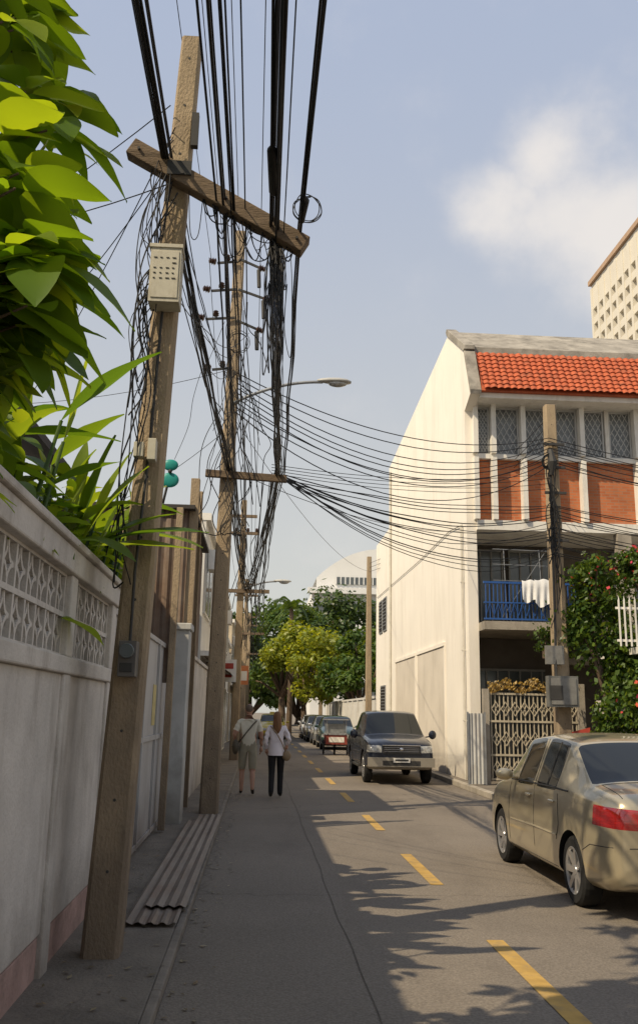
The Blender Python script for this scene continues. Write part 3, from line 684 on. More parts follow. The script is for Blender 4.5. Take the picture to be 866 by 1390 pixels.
# ------------------------------------------------------------ trees
def tree(name,x,y,h,r,n,s,mats,trunk_h=None,seed=0,rz=None):
    e=empty(name); rr=random.Random(seed); th=trunk_h or h*.4; b=MB(); rz=rz or (h-th)/2
    cz=th+ (h-th)*.5
    b.tube([(x,y,0),(x+.1,y,th*.5),(x+.05,y+.1,th),(x,y,cz)],[.035*h,.028*h,.022*h,.008*h],9)
    cl=[]
    for k in range(30):
        a=rr.uniform(0,2*pi); ph=rr.uniform(-.85,1); q=rr.uniform(.5,1.0)
        c=Vector((x+r*q*math.cos(a)*math.sqrt(1-ph*ph),y+r*q*math.sin(a)*math.sqrt(1-ph*ph),cz+rz*q*ph)); cl.append((c,rr.uniform(.18,.40)*r))
        if k<14: b.tube([(x,y,th*rr.uniform(.8,1.1)),((x+c.x)/2+rr.uniform(-.3,.3),(y+c.y)/2,(th+c.z)/2+.3),c],[.014*h,.009*h,.003*h],6)
    b.obj('trunk_and_limbs',[bark],e,smooth=True)
    b=MB()
    for i in range(n):
        c,w=cl[rr.randrange(len(cl))]
        d=Vector((rr.gauss(0,1),rr.gauss(0,1),rr.gauss(0,1))); d=d.normalized()*(rr.random()**.4*(1.25 if rr.random()<.2 else 1)); p=c+Vector((d.x*w,d.y*w,d.z*w*.8))
        nn=(d*.6+Vector((rr.uniform(-1,1),rr.uniform(-1,1),rr.uniform(0,1.2)))).normalized(); e1=nn.orthogonal().normalized(); e1=(Matrix.Rotation(rr.uniform(0,6.28),3,nn)@e1); e2=nn.cross(e1); ss=s*rr.uniform(.6,1.3)
        b.add([p-e1*ss,p+e2*ss*.5,p+e1*ss,p-e2*ss*.5],[(0,1,2,3)],0)
    b.obj('crown',mats,e,fix=False)
tg=LEAF('tree_leaf_green',(.035,.08,.017),(.11,.16,.03),.3,(.065,.11,.022))
ty=LEAF('tree_leaf_yellow_green',(.13,.18,.02),(.28,.30,.04),.4)
td=LEAF('tree_leaf_dark',(.025,.055,.015),(.065,.10,.02),.25)
tree('shade_tree',3.0,64,7.4,3.0,8000,.17,[ty],seed=1,trunk_h=2.0)
tree('shade_tree',6.4,60,6.6,2.4,5500,.17,[tg],seed=2,trunk_h=1.6)
tree('shade_tree',7.5,80,12.2,5.0,8000,.24,[td],seed=3,trunk_h=3)
tree('shade_tree',2.0,84,11.6,4.2,7000,.24,[tg],seed=4,trunk_h=3)
tree('shade_tree',-3.4,74,9.5,3.2,4000,.26,[td],seed=5)
tree('shade_tree',11,70,9,4,4000,.26,[tg],seed=6)
tree('shade_tree',-4.2,44,6.8,2.2,2500,.22,[td],seed=8)
tree('shade_tree',-1,115,13,6,5000,.4,[td],seed=9,trunk_h=1)
tree('shade_tree',5,120,14,6,5000,.4,[td],seed=10,trunk_h=1)
tree('shade_tree',9.5,58,5,2.4,3000,.2,[tg],seed=11,trunk_h=1)
Pm=empty('palm_tree'); b=MB(); b.tube([(2.2,68,0),(2.3,68,5),(2.2,68,9.0)],[.22,.18,.14],8,1)
for k in range(24):
    a=k*2*pi/22*1.7; el=R.uniform(-.1,1.1); d=Vector((math.cos(a)*math.cos(el),math.sin(a)*math.cos(el),math.sin(el))); L=R.uniform(2.2,2.9)
    for j in range(18):
        t=(j+1)/18; p=Vector((2.2,68,9.0))+d*L*t-Vector((0,0,1.5*t*t*L*.5)); sd=d.cross(Vector((0,0,1))).normalized()
        for sg in (1,-1):
            q=p+sd*sg*.5*(1-t*.6)-Vector((0,0,.22)); w=d*.05; b.add([p-w,p+w,q],[(0,1,2)],0)
b.obj('fronds',[tg,bark],Pm,fix=False)
# ------------------------------------------------------------ near broad-leaf tree + heliconia
def leaf(b,p,d,up,L,Wd,m=0,droop=.3,fold=.25,seg=7,wave=0):
    d=Vector(d).normalized(); sd=d.cross(Vector(up))
    if sd.length<.05: sd=d.orthogonal()
    sd.normalize(); un=sd.cross(d); v=[];f=[]; ph=R.uniform(0,6)
    for i in range(seg+1):
        t=i/seg; w=Wd*(math.sin(pi*min(1,t**.8*.97+.03))**.8) if i<seg else .002
        c=Vector(p)+d*L*t-Vector((0,0,1))*droop*L*t*t
        wv=un*(math.sin(ph+t*9)*wave*Wd)
        v+=[c+sd*w+un*fold*w+wv,c,c-sd*w+un*fold*w-wv]
    for i in range(seg): f+=[(3*i,3*i+1,3*i+4,3*i+3),(3*i+1,3*i+2,3*i+5,3*i+4)]
    b.add(v,f,m)
big=LEAF('broad_leaf',(.07,.14,.013),(.20,.27,.028),.55,(.12,.20,.02))
NT=empty('broadleaf_tree'); b=MB(); tw=MB()
tw.tube([(-2.2,3.6,0),(-2.15,3.6,1.6),(-2.0,3.6,2.6),(-1.9,3.5,3.6),(-1.8,3.4,5),(-1.6,3.6,7.0)],[.1,.09,.07,.05,.035,.02],8)
ctr=[]
def Xlim(z):
    k=[(2.3,-.31),(2.75,-.285),(2.95,-.225),(3.3,-.205),(3.6,-.215),(3.75,-.195),(4.0,-.175),(4.25,-.185),(4.5,-.24),(5,-.33)]
    for (z0,a),(z1,c) in zip(k[:-1],k[1:]):
        if z0<=z<=z1: return (a+(c-a)*(z-z0)/(z1-z0))
    return -.3
cnt=0
while cnt<128:
    y=R.uniform(3.0,4.0); z=R.uniform(2.5,4.9) if cnt<78 else R.uniform(2.3,3.5)
    xl=Xlim(1.65+(z-1.65)*3.5/y)*y-.19; x=xl-abs(R.gauss(0,.28))
    if x<-2.4: continue
    cnt+=1; ctr.append(Vector((x,y,z)))
k=0
while k<60:  # unseen upper crown, added and shaped to cast dappled shade on the near road
    y=R.uniform(2.7,5.4); z=R.uniform(5.6,7.8)
    if (z-1.65)/y<1.0: continue
    k+=1; ctr.append(Vector((R.uniform(-2.0,-.35),y,z)))
for c in ctr:
    zr=max(2.4,c.z-.5)
    tw.tube([(-1.9 if c.z<5 else -1.7,3.5,zr),((c.x-1.9)/2,(c.y+3.5)/2,c.z-.15),c],[.018,.010,.005],5)
    n=R.randint(4,6); a0=R.uniform(0,6)
    for k in range(n):
        a=a0+k*2*pi/n+u(.3); d=Vector((math.cos(a),math.sin(a)*.8,R.uniform(-.6,.3))); L=R.uniform(.18,.34)
        leaf(b,c+d*.03,d,(u(.5),u(.5)-.25,1),L,L*R.uniform(.25,.34),0,R.uniform(.1,.6),.25,8,.06)
b.obj('leaves',[big],NT,smooth=True,fix=False); tw.obj('branches',[bark],NT,smooth=True)
hel=LEAF('heliconia_leaf',(.05,.11,.018),(.16,.23,.03),.5)
HP=empty('heliconia_plant'); b=MB(); st=MB()
for k in range(70):
    bx,by=-1.7+u(.3),R.uniform(5.2,9.2)
    top=Vector((bx+u(.2)+.1,by+u(.2),R.uniform(2.75,3.4)))
    st.tube([(bx,by,.0),(bx,by,1.8),top],[.03,.025,.012],6)
    a=R.uniform(-1.3,1.6); el=R.uniform(.1,1.4); d=Vector((math.cos(a)*math.cos(el)*(1 if R.random()<.75 else -1),math.sin(a)*math.cos(el)*.8-.2,math.sin(el)))
    L=R.uniform(.5,.85); leaf(b,top,d,(0,0,1) if el<1 else (1,0,0),L,R.uniform(.07,.115),0,R.uniform(.1,.5),.3,9,.08)
for (p,d,L,dr) in (((-1.15,6.55,2.78),(1,-.05,.30),.80,.18),((-1.2,6.5,2.74),(1,0,.10),.72,.10),((-1.2,6.6,2.76),(.85,-.1,.55),.70,.2),((-1.25,6.5,2.8),(.6,-.1,.95),.80,.2),((-1.3,6.5,2.85),(.3,-.1,1),.8,.1),((-1.15,7.3,2.95),(1,-.1,.2),.70,.3),((-1.25,7.5,2.95),(.6,-.1,.95),.85,.3),((-1.35,7.3,3.0),(.35,-.1,1),.85,.2),((-1.5,7.2,3.0),(.1,0,1),.8,.1),((-1.25,6.3,2.74),(.7,-.4,.05),.5,.4),((-1.27,6.1,2.2),(.5,.5,-.1),.34,.3)):
    leaf(b,p,d,(0,-.3,1),L,.085,0,dr,.3,10,.08)
b.obj('leaves',[hel],HP,smooth=True,fix=False); st.obj('stems',[lg2],HP,smooth=True)
b=MB()
for k in range(720):
    y=R.uniform(3.4,9); p=Vector((-1.53+R.gauss(0,.2),y,2.6+abs(R.gauss(0,.27))))
    if p.x>-1.34:p.x=-1.34-abs(u(.1))
    a=R.uniform(0,6.28); d=Vector((math.cos(a),math.sin(a),u(.6)+.15)); L=R.uniform(.12,.24); leaf(b,p,d,(0,0,1),L,L*.27,0,R.uniform(.1,.6),.25,5)
b.obj('hedge_foliage',[LEAF('hedge_leaf',(.05,.105,.014),(.17,.23,.03),.5)],None,smooth=True,fix=False)
# ------------------------------------------------------------ vehicles
def mkring(st):
    y,zb,zbelt,zt,wl,wb,wt=st; mid=(zb+zbelt)/2+.02
    h=[(0,zb),(wl*.88,zb),(wl*.985,zb+.08),(wl,mid),(wb,zbelt),(wt,zt-.04),(wt*.75,zt-.005),(0,zt+.012)]
    return [(x,y,z) for x,z in h]+[(-x,y,z) for x,z in reversed(h[1:-1])]
archm=M('arch_black',(.01,.01,.01),.9,.1,5)
def vehicle(name,loc,rz,stations,types,paint,wheels,wr,track,lower=None,regions=(),detail=True):
    e=empty(name,loc,rz); v=[]
    for s in stations: v+=mkring(s)
    f=[];mi=[]
    n=14
    for i in range(len(stations)-1):
        ty_=types[i]
        for k in range(n):
            f.append((i*n+k,i*n+(k+1)%n,(i+1)*n+(k+1)%n,(i+1)*n+k))
            m=0
            if 'S' in ty_ and k in (4,9): m=1
            if 'W' in ty_ and k in (5,6,7,8): m=1
            if lower and k in (1,12,0,13): m=3
            mi.append(m)
    f.append(tuple(range(n-1,-1,-1)));mi.append(0); f.append(tuple((len(stations)-1)*n+k for k in range(n)));mi.append(0)
    me=bpy.data.meshes.new('tmp'); me.from_pydata(v,[],f); me.polygons.foreach_set('material_index',mi); me.polygons.foreach_set('use_smooth',[True]*len(f))
    mats=[paint,carglass,archm,lower or paint,lampred,lampclear]
    for m in mats: me.materials.append(m)
    bm=bmesh.new(); bm.from_mesh(me); bmesh.ops.recalc_face_normals(bm,faces=bm.faces)
    cl=bm.edges.layers.float.get('crease_edge') or bm.edges.layers.float.new('crease_edge')
    bm.verts.index_update()
    for ed in bm.edges:
        fs=ed.link_faces; a,c=ed.verts[0].index,ed.verts[1].index
        if len(fs)==2 and fs[0].material_index!=fs[1].material_index: ed[cl]=.85
        elif a%n==c%n and a%n in (4,10): ed[cl]=.45
        elif a%n==c%n and a%n in (5,9): ed[cl]=.4
        elif a%n==c%n and a%n in (1,2,12,13): ed[cl]=.4
        if a//n==c//n and (a//n in (0,len(stations)-1)): ed[cl]=.35
    bm.to_mesh(me); bm.free()
    tmp=bpy.data.objects.new('tmp',me); col.objects.link(tmp)
    ss=tmp.modifiers.new('s','SUBSURF'); ss.levels=3 if detail else 2; ss.render_levels=ss.levels
    cutters=[]
    for wy in wheels:
        for sg in (1,-1):
            c=MB(); x0_=track/2-.17; c.tube([(sg*x0_,wy,wr),(sg*(track/2+.4),wy,wr)],wr*1.15,32,2)
            co=c.obj('cut',mats); cutters.append(co)
            bo=tmp.modifiers.new('b','BOOLEAN'); bo.operation='DIFFERENCE'; bo.object=co; bo.solver='EXACT'
    dg=bpy.context.evaluated_depsgraph_get(); ev=tmp.evaluated_get(dg); nm=bpy.data.meshes.new_from_object(ev); nm.name='body'
    bvh=BVHTree.FromObject(tmp,dg)
    if regions:
        bm=bmesh.new(); bm.from_mesh(nm)
        for (xa,xc,ya,yc,za,zc,mm,sl) in regions:
            for sg in (1,-1):
                def inside(p,pad=0):
                    px=p.x*sg; zz=p.z-sl*(px-xa)
                    return xa-pad<px<xc+pad and ya-pad<p.y<yc+pad and za-pad<zz<zc+pad
                planes=[((sg*xa,0,0),(1,0,0)),((0,yc,0),(0,1,0)),((0,ya,0),(0,1,0)),((sg*xa,0,za),(-sg*sl,0,1)),((sg*xa,0,zc),(-sg*sl,0,1))]
                for co_,no_ in planes:
                    fs=[q for q in bm.faces if inside(q.calc_center_median(),.09)]
                    gm=list({x for q in fs for x in q.verts})+list({x for q in fs for x in q.edges})+fs
                    bmesh.ops.bisect_plane(bm,geom=gm,plane_co=co_,plane_no=Vector(no_).normalized(),dist=1e-5)
                for q in bm.faces:
                    if q.material_index in (0,3) and inside(q.calc_center_median()): q.material_index=mm
        bm.to_mesh(nm); bm.free()
    body=bpy.data.objects.new('body',nm); col.objects.link(body); body.parent=e
    for c in cutters: bpy.data.objects.remove(c)
    bpy.data.objects.remove(tmp)
    try: body.data.set_sharp_from_angle(angle=math.radians(50))
    except Exception: pass
    for wy in wheels:
        for sg in (1,-1):
            w=MB(); xo=sg*(track/2+.01); ax=(-sg,0,0); W_=.19
            w.lathe((xo,wy,wr),ax,[(.03,wr*.60),(.0,wr*.66),(-.002,wr*.90),(.02,wr*.98),(.05,wr),(W_-.05,wr),(W_-.02,wr*.98),(W_,wr*.9),(W_,wr*.5)],32,0)
            w.lathe((xo,wy,wr),ax,[(.02,wr*.67),(.012,wr*.64),(.05,wr*.60),(.10,wr*.58),(.11,0)],32,2)
            w.lathe((xo,wy,wr),ax,[(.004,wr*.70),(-.002,wr*.67),(.012,wr*.60),(.04,wr*.60)],32,1)
            ns=7 if detail else 5
            for k in range(ns):
                a=2*pi*k/ns; d=Vector((0,math.cos(a),math.sin(a)))
                w.beam(Vector((xo-sg*.035,wy,wr))+d*.03,Vector((xo-sg*.018,wy,wr))+d*wr*.64,.055,.03,1,up=(1,0,0))
            w.lathe((xo,wy,wr),ax,[(.015,0),(.015,.04),(.05,.055)],16,1)
            w.obj('wheel',[rubber,alloy,darkmetal],e,smooth=False)
    return e,bvh
def side_hit(bvh,sg,y,z):
    return bvh.ray_cast(Vector((sg*2,y,z)),Vector((-sg,0,0)))[0]
def seamline(b,bvh,sg,pts,r=.004,m=0):
    o=[]
    for (a,c) in zip(pts[:-1],pts[1:]):
        for k in range(6):
            t=k/6; h=side_hit(bvh,sg,a[0]+(c[0]-a[0])*t,a[1]+(c[1]-a[1])*t)
            if h: o.append(h)
    h=side_hit(bvh,sg,*pts[-1]); 
    if h:o.append(h)
    if len(o)>1: b.tube(o,r,5,m)
def castline(b,bvh,pts,dirv,r=.004,m=0,k_=8):
    o=[]; dv=Vector(dirv)
    for a,c in zip(pts[:-1],pts[1:]):
        for k in range(k_+1):
            p=Vector(a).lerp(Vector(c),k/k_); h=bvh.ray_cast(p,dv)[0]
            if h: o.append(h)
    if len(o)>1: b.tube(o,r,5,m)
gold=M('champagne_paint',(.50,.43,.29),.28,.04,3,metal=.5,coat=.8)
sedst=[(0,.34,.80,.93,.66,.64,.58),(.05,.27,.87,1.01,.76,.73,.66),(.22,.22,.91,1.05,.81,.775,.69),(.52,.21,.94,1.08,.835,.80,.70),(.60,.21,.945,1.09,.84,.80,.70),
(1.22,.20,.95,1.42,.85,.815,.61),(1.32,.20,.95,1.45,.85,.815,.615),(1.98,.20,.945,1.49,.85,.82,.62),(2.06,.20,.945,1.49,.85,.82,.62),(2.70,.20,.93,1.44,.85,.815,.62),
(3.32,.20,.91,1.04,.85,.80,.70),(3.40,.20,.90,1.02,.85,.80,.69),(3.88,.20,.83,.91,.83,.78,.64),(4.18,.24,.70,.78,.76,.71,.58),(4.29,.36,.56,.64,.62,.58,.48)]
sedty=['','','','','W','','S','','S','W','','','','']
sedreg=((.50,.95,-.1,.36,.735,.90,4,.06),(.36,.95,3.98,4.4,.52,.66,5,.10))
def sedan(name,loc,rz,paint,detail=True):
    e,bvh=vehicle(name,loc,rz,sedst,sedty,paint,(.88,3.42),.30,1.62,regions=sedreg,detail=detail)
    b=MB()
    for sg in (1,-1):
        b.ell((sg*.95,2.72,1.02),(.10,.05,.065),0); b.beam((sg*.8,2.74,.98),(sg*.9,2.73,1.0),.05,.03,0)
    b.obj('mirrors',[paint],e,smooth=True)
    b=MB(); b.box(-.26,.26,-.03,.0,.62,.75,0); b.box(-.24,.24,-.034,-.03,.635,.735,1); b.box(-.3,.3,-.03,.0,.79,.82,2); b.obj('number_plate',[darkmetal,whitep,chrome],e)
    if detail:
        b=MB()
        for sg in (1,-1):
            seamline(b,bvh,sg,[(1.26,.93),(1.20,.66),(1.26,.52)]); seamline(b,bvh,sg,[(2.02,1.42),(2.02,.95),(2.0,.27)])
            seamline(b,bvh,sg,[(2.98,.92),(3.0,.6),(2.96,.27)]); seamline(b,bvh,sg,[(1.3,.27),(2.96,.27)]); seamline(b,bvh,sg,[(.06,.60),(.4,.585),(.56,.52)]) 
            seamline(b,bvh,sg,[(1.0,.972),(1.5,.978),(2.3,.972),(3.0,.955)],.010,0)
            seamline(b,bvh,sg,[(1.26,.56),(2.0,.56),(2.9,.54)],.012,1)
            seamline(b,bvh,sg,[(1.62,1.40),(1.62,.98)],.010,0)
            for y in (1.42,2.2):
                h=side_hit(bvh,sg,y,.85)
                if h: b.ell(h+Vector((sg*.015,0,0)),(.02,.085,.017),1)
        castline(b,bvh,[(-.62,-1,.60),(.62,-1,.60)],(0,1,0)); castline(b,bvh,[(-.46,-1,.60),(-.48,-1,.93)],(0,1,0)); castline(b,bvh,[(.46,-1,.60),(.48,-1,.93)],(0,1,0))
        castline(b,bvh,[(-.62,.1,2),(-.62,.58,2)],(0,0,-1)); castline(b,bvh,[(.62,.1,2),(.62,.58,2)],(0,0,-1)); castline(b,bvh,[(-.62,.57,2),(.62,.57,2)],(0,0,-1),.006)
        castline(b,bvh,[(-.55,-1,.40),(.55,-1,.40)],(0,1,0),.008)
        b.obj('door_seams_and_handles',[darkmetal,paint],e)
        b=MB(); b.tube([(-.45,.0,.24),(-.45,.15,.24)],.03,10,0); b.obj('exhaust',[chrome],e)
    return e
sedan('parked_sedan',(3.72,8.02,0),0,gold)
navy=M('navy_paint',(.008,.012,.024),.25,.1,3,coat=.5,spec=.45)
beige=M('beige_lower',(.30,.27,.22),.4,.1,3,metal=.3)
pst=[(0,.40,.80,.90,.74,.72,.64),(.06,.34,.90,1.0,.80,.77,.70),(.45,.34,.98,1.08,.84,.80,.73),(1.10,.34,1.04,1.14,.85,.81,.75),(1.16,.34,1.045,1.15,.85,.81,.74),(1.75,.34,1.06,1.66,.85,.82,.62),(1.85,.34,1.06,1.70,.85,.82,.63),(2.45,.34,1.06,1.72,.85,.82,.64),(2.55,.34,1.06,1.72,.85,.82,.64),(3.15,.34,1.06,1.69,.85,.82,.63),(3.25,.34,1.06,1.65,.85,.82,.63),(3.38,.34,1.06,1.12,.85,.83,.78),(3.45,.36,1.06,1.10,.85,.83,.80),(4.95,.38,1.06,1.10,.85,.83,.80),(5.05,.45,1.0,1.05,.80,.78,.72)]
pty=['','','','','W','','S','','S','','W','','','']
def pickup(name,loc,rz,paint):
    e,bvh=vehicle(name,loc,rz,pst,pty,paint,(.85,4.0),.37,1.62,lower=beige,regions=((.47,.95,-.1,.26,.74,.90,5,.03),))
    b=MB()
    for sg in (1,-1):
        b.ell((sg*.62,-.02,.52),(.07,.03,.045),0)
        b.ell((sg*1.0,1.35,1.14),(.10,.05,.11),1); b.beam((sg*.82,1.38,1.08),(sg*.95,1.36,1.1),.05,.03,1)
        b.box(sg*.83-.05,sg*.83+.05,1.5,3.1,.34,.39,2)
    b.obj('fog_lamps_and_mirrors',[lampclear,paint,darkmetal],e,smooth=False)
    b=MB()
    b.box(-.44,.44,-.035,.05,.73,.90,1); 
    for k in range(3): b.box(-.42,.42,-.045,-.035,.765+k*.045,.773+k*.045,0)
    b.box(-.46,.46,-.052,-.02,.90,.92,0); b.ell((0,-.045,.82),(.05,.02,.04),0)
    b.box(-.80,.80,-.06,.10,.42,.63,2); b.box(-.45,.45,-.066,-.061,.45,.56,1)
    b.box(-.20,.20,-.085,-.067,.52,.62,3); b.box(-.16,.16,-.09,-.086,.555,.595,1)
    b.obj('grille_and_bumper',[chrome,darkmetal,beige,whitep],e,bevel=.01)
    b=MB()
    for sg in (1,-1):
        seamline(b,bvh,sg,[(1.5,1.03),(1.5,.45)]); seamline(b,bvh,sg,[(2.5,1.6),(2.5,.45)]); seamline(b,bvh,sg,[(3.3,1.05),(3.3,.45)]); seamline(b,bvh,sg,[(.4,.72),(1.5,.70),(3.2,.70),(4.9,.70)],.015)
    b.obj('door_seams',[darkmetal],e)
pickup('parked_pickup_truck',(3.45,23.0,0),0,navy)
cc=[M('paint_a',(.02,.05,.04),.25,.1,3,coat=1),M('paint_b',(.08,.085,.09),.25,.1,3,coat=1),M('paint_c',(.35,.36,.37),.25,.1,3,coat=1,metal=.5),M('paint_d',(.55,.55,.55),.25,.1,3,coat=1)]
sedan('parked_car',(3.7,47.6,0),pi,cc[0],False); sedan('parked_car',(3.7,53,0),pi,cc[2],False); sedan('parked_car',(3.6,58.4,0),pi,cc[1],False); sedan('parked_car',(3.6,64,0),pi,cc[3],False)
taxi=M('taxi_yellow',(.55,.40,.03),.3,.1,3,coat=1); TX=sedan('taxi',(.9,62,0),pi,taxi,False)
b=MB(); b.box(-.15,.15,2.0,2.2,1.48,1.62); b.obj('roof_sign',[taxi],TX)
C=empty('food_cart',(3.15,38.2,0)); b=MB()
b.box(-.42,.42,0,1.1,.42,.78,0); b.box(-.45,.45,-.03,1.13,.78,.83,1)
for x in (-.4,.37):
    for y in (.02,1.05): b.box(x,x+.03,y,y+.03,.831,1.35,1)
b.box(-.48,.48,-.08,1.18,1.351,1.39,1); b.box(-.36,.36,.1,1.0,.835,1.2,2); b.beam((-.35,-.5,.85),(-.35,0,.8),.03,.03,1); b.beam((.35,-.5,.85),(.35,0,.8),.03,.03,1); b.beam((-.35,-.5,.85),(.35,-.5,.85),.03,.03,1)
b.box(-.30,.30,-.012,-.002,.5,.7,4)
for x in (-.48,.48):
    b.lathe((x,.55,.3),(1,0,0),[(-.02,.25),(-.025,.28),(0,.3),(.025,.28),(.02,.25),(-.02,.25)],20,3)
    for k in range(6): a=k*pi/6; b.beam((x,.55-math.cos(a)*.26,.3-math.sin(a)*.26),(x,.55+math.cos(a)*.26,.3+math.sin(a)*.26),.012,.012,1)
b.lathe((0,1.0,.2),(1,0,0),[(-.03,.1),(-.03,.2),(.03,.2),(.03,.1)],14,3)
b.obj('cart_body',[M('faded_red',(.26,.06,.045),.7,.3,4),graymetal,glasspale,rubber,whitep],C)
# ------------------------------------------------------------ people
def person(name,loc,rz,J,rad,bones,matof,mats,extra):
    e=empty(name,loc,rz)
    names=list(J); idx={k:i for i,k in enumerate(names)}
    me=bpy.data.meshes.new('t'); me.from_pydata([J[k] for k in names],[(idx[a],idx[c]) for a,c in bones],[])
    ob=bpy.data.objects.new('t',me); col.objects.link(ob)
    sk=ob.modifiers.new('k','SKIN'); sk.use_smooth_shade=True
    lay=me.skin_vertices[0].data if me.skin_vertices else None
    if lay is None:
        bm=bmesh.new();bm.from_mesh(me);bm.verts.layers.skin.verify();bm.to_mesh(me);bm.free(); lay=me.skin_vertices[0].data
    for k in names:
        r=rad[k]; lay[idx[k]].radius=(r,r) if not isinstance(r,tuple) else r
        lay[idx[k]].use_root=(k=='pelvis')
    s2=ob.modifiers.new('s','SUBSURF'); s2.levels=2; s2.render_levels=2
    dg=bpy.context.evaluated_depsgraph_get(); nm=bpy.data.meshes.new_from_object(ob.evaluated_get(dg)); bpy.data.objects.remove(ob)
    nm.materials.clear()
    for m in mats: nm.materials.append(m)
    segs=[(Vector(J[a]),Vector(J[c]),matof(a,c)) for a,c in bones]
    for p in nm.polygons:
        c=p.center; best=None
        for a,q,m in segs:
            d=q-a; t=max(0,min(1,(c-a).dot(d)/d.length_squared)); dist=(c-(a+d*t)).length
            if best is None or dist<best[0]: best=(dist,m)
        p.material_index=best[1]; p.use_smooth=True
    for v in nm.vertices:
        z=v.co.z
        if .85<z<1.46 and abs(v.co.x)<.2: v.co.y*=.82
        if z>.75:   # cloth folds
            v.co+=Vector(v.normal)*.006*math.sin(z*60+v.co.x*40)
    bo=bpy.data.objects.new('body',nm); col.objects.link(bo); bo.parent=e
    extra(e); return e
skin=M('skin',(.42,.24,.17),.6,.1,8); 
def hand(b,w,d,s=1.,m=0,flip=1):
    w=Vector(w);d=Vector(d).normalized(); sd=d.cross(Vector((1,0,0))).normalized()
    b.tube([w,w+d*.045,w+d*.09],[.022,.035,.03],8,m)
    for k,(o,L) in enumerate(((-.027,.06),(-.01,.072),(.009,.068),(.026,.052))):
        p=w+d*.085+sd*o; q=p+d*L*.5+Vector((-flip*.008,0,0)); r=q+d*L*.45+Vector((-flip*.02,0,0)); b.tube([p,q,r],[.0095,.0085,.006],6,m)
    p=w+d*.03-sd*.03; b.tube([p,p+d*.03-sd*.022,p+d*.062-sd*.026],[.012,.01,.007],6,m)
def head(b,c,s=1.,ms=0,mh=1,long=False):
    c=Vector(c); b.ell(c,(.075*s,.093*s,.115*s),ms,20,14); b.ell(c+Vector((0,.092*s,-.012)),(.012,.018,.022),ms,8,6)
    for sg in (1,-1): b.ell(c+Vector((sg*.076*s,-.005,-.01)),(.010,.018,.030),ms,8,6); b.ell(c+Vector((sg*.03,.082*s,.01)),(.012,.008,.007),2,8,6)
    b.ell(c+Vector((0,.083*s,-.05)),(.024,.008,.006),2,8,6)
shirt1=M('cream_tshirt',(.66,.62,.50),.9,.08,10); shorts1=M('khaki_shorts',(.34,.31,.23),.9,.12,10); shoe=M('shoe_dark',(.04,.035,.03),.7,.2,10); hairg=M('grey_hair',(.16,.12,.09),.8,.3,30)
def legs(J,rad,ph):
    J.update({'hipL':(-.10,0,.90),'kneeL':(-.11,.10*ph,.50),'ankL':(-.11,.06*ph-.02,.09),'toeL':(-.12,.06*ph+.14,.035),'hipR':(.10,0,.90),'kneeR':(.10,-.02*ph,.49),'ankR':(.10,-.24*ph,.13),'toeR':(.12,-.24*ph+.13,.035)})
J={'pelvis':(0,0,.97),'sp':(0,-.005,1.13),'ch':(0,0,1.33),'nb':(0,.0,1.47),'nk':(0,.015,1.56),'hd':(0,.02,1.62),
'shL':(-.185,0,1.42),'elL':(-.29,-.06,1.17),'wrL':(-.25,.10,.98),'shR':(.185,0,1.42),'elR':(.26,-.04,1.15),'wrR':(.27,.08,.93)}
rad={'pelvis':.155,'sp':.15,'ch':.165,'nb':.085,'nk':.055,'hd':.055,'shL':.075,'elL':.043,'wrL':.028,'shR':.075,'elR':.043,'wrR':.028,'hipL':.105,'kneeL':.085,'ankL':.038,'toeL':.034,'hipR':.105,'kneeR':.085,'ankR':.038,'toeR':.034}
legs(J,rad,1.)
for s in 'LR':
    k=Vector(J['knee'+s]);a=Vector(J['ank'+s]); J['kn2'+s]=tuple(k.lerp(a,.10)); rad['kn2'+s]=.052; J['calf'+s]=tuple(k.lerp(a,.4)+Vector((0,-.02,0))); rad['calf'+s]=.056
    sh=Vector(J['sh'+s]);el=Vector(J['el'+s]); J['slv'+s]=tuple(sh.lerp(el,.7)); rad['slv'+s]=.07
bones=[('pelvis','sp'),('sp','ch'),('ch','nb'),('nb','nk'),('nk','hd')]
for s in 'LR': bones+=[('ch','sh'+s),('sh'+s,'slv'+s),('slv'+s,'el'+s),('el'+s,'wr'+s),('pelvis','hip'+s),('hip'+s,'knee'+s),('knee'+s,'kn2'+s),('kn2'+s,'calf'+s),('calf'+s,'ank'+s),('ank'+s,'toe'+s)]
def mo1(a,c):
    if a in('pelvis',) and c=='sp': return 1
    if a in('sp','ch') or (a.startswith('sh')): return 1
    if a=='pelvis' or a.startswith('hip') : return 2
    if a.startswith('ank'): return 3
    return 0
def ex1(e):
    b=MB(); head(b,(0,.03,1.67),1.02,0,1); b.ell((0,-.012,1.695),(.080,.086,.083),1,18,12); hand(b,J['wrL'],(.05,.25,-1),m=0,flip=-1); hand(b,J['wrR'],(0,.25,-1),m=0); b.obj('head_and_hands',[skin,hairg,darkmetal],e,smooth=True)
    b=MB(); pts=[(.15,-.10,1.45),(.08,-.155,1.38),(-.05,-.175,1.22),(-.2,-.15,1.02)]; b.tube(pts,.016,6,0); b.tube([(.15,-.1,1.45),(.12,.08,1.43),(-.02,.16,1.25),(-.2,.1,1.02)],.016,6,0)
    b.ell((-.26,-.03,.93),(.075,.17,.15),0,14,10); b.box(-.34,-.2,-.16,.1,.93,.95,0); b.obj('shoulder_bag',[M('olive_bag',(.10,.085,.06),.8,.2,10)],e,smooth=True)
person('walking_man',(-.17,19.9,.0),.05,J,rad,bones,mo1,[skin,shirt1,shorts1,shoe],ex1)
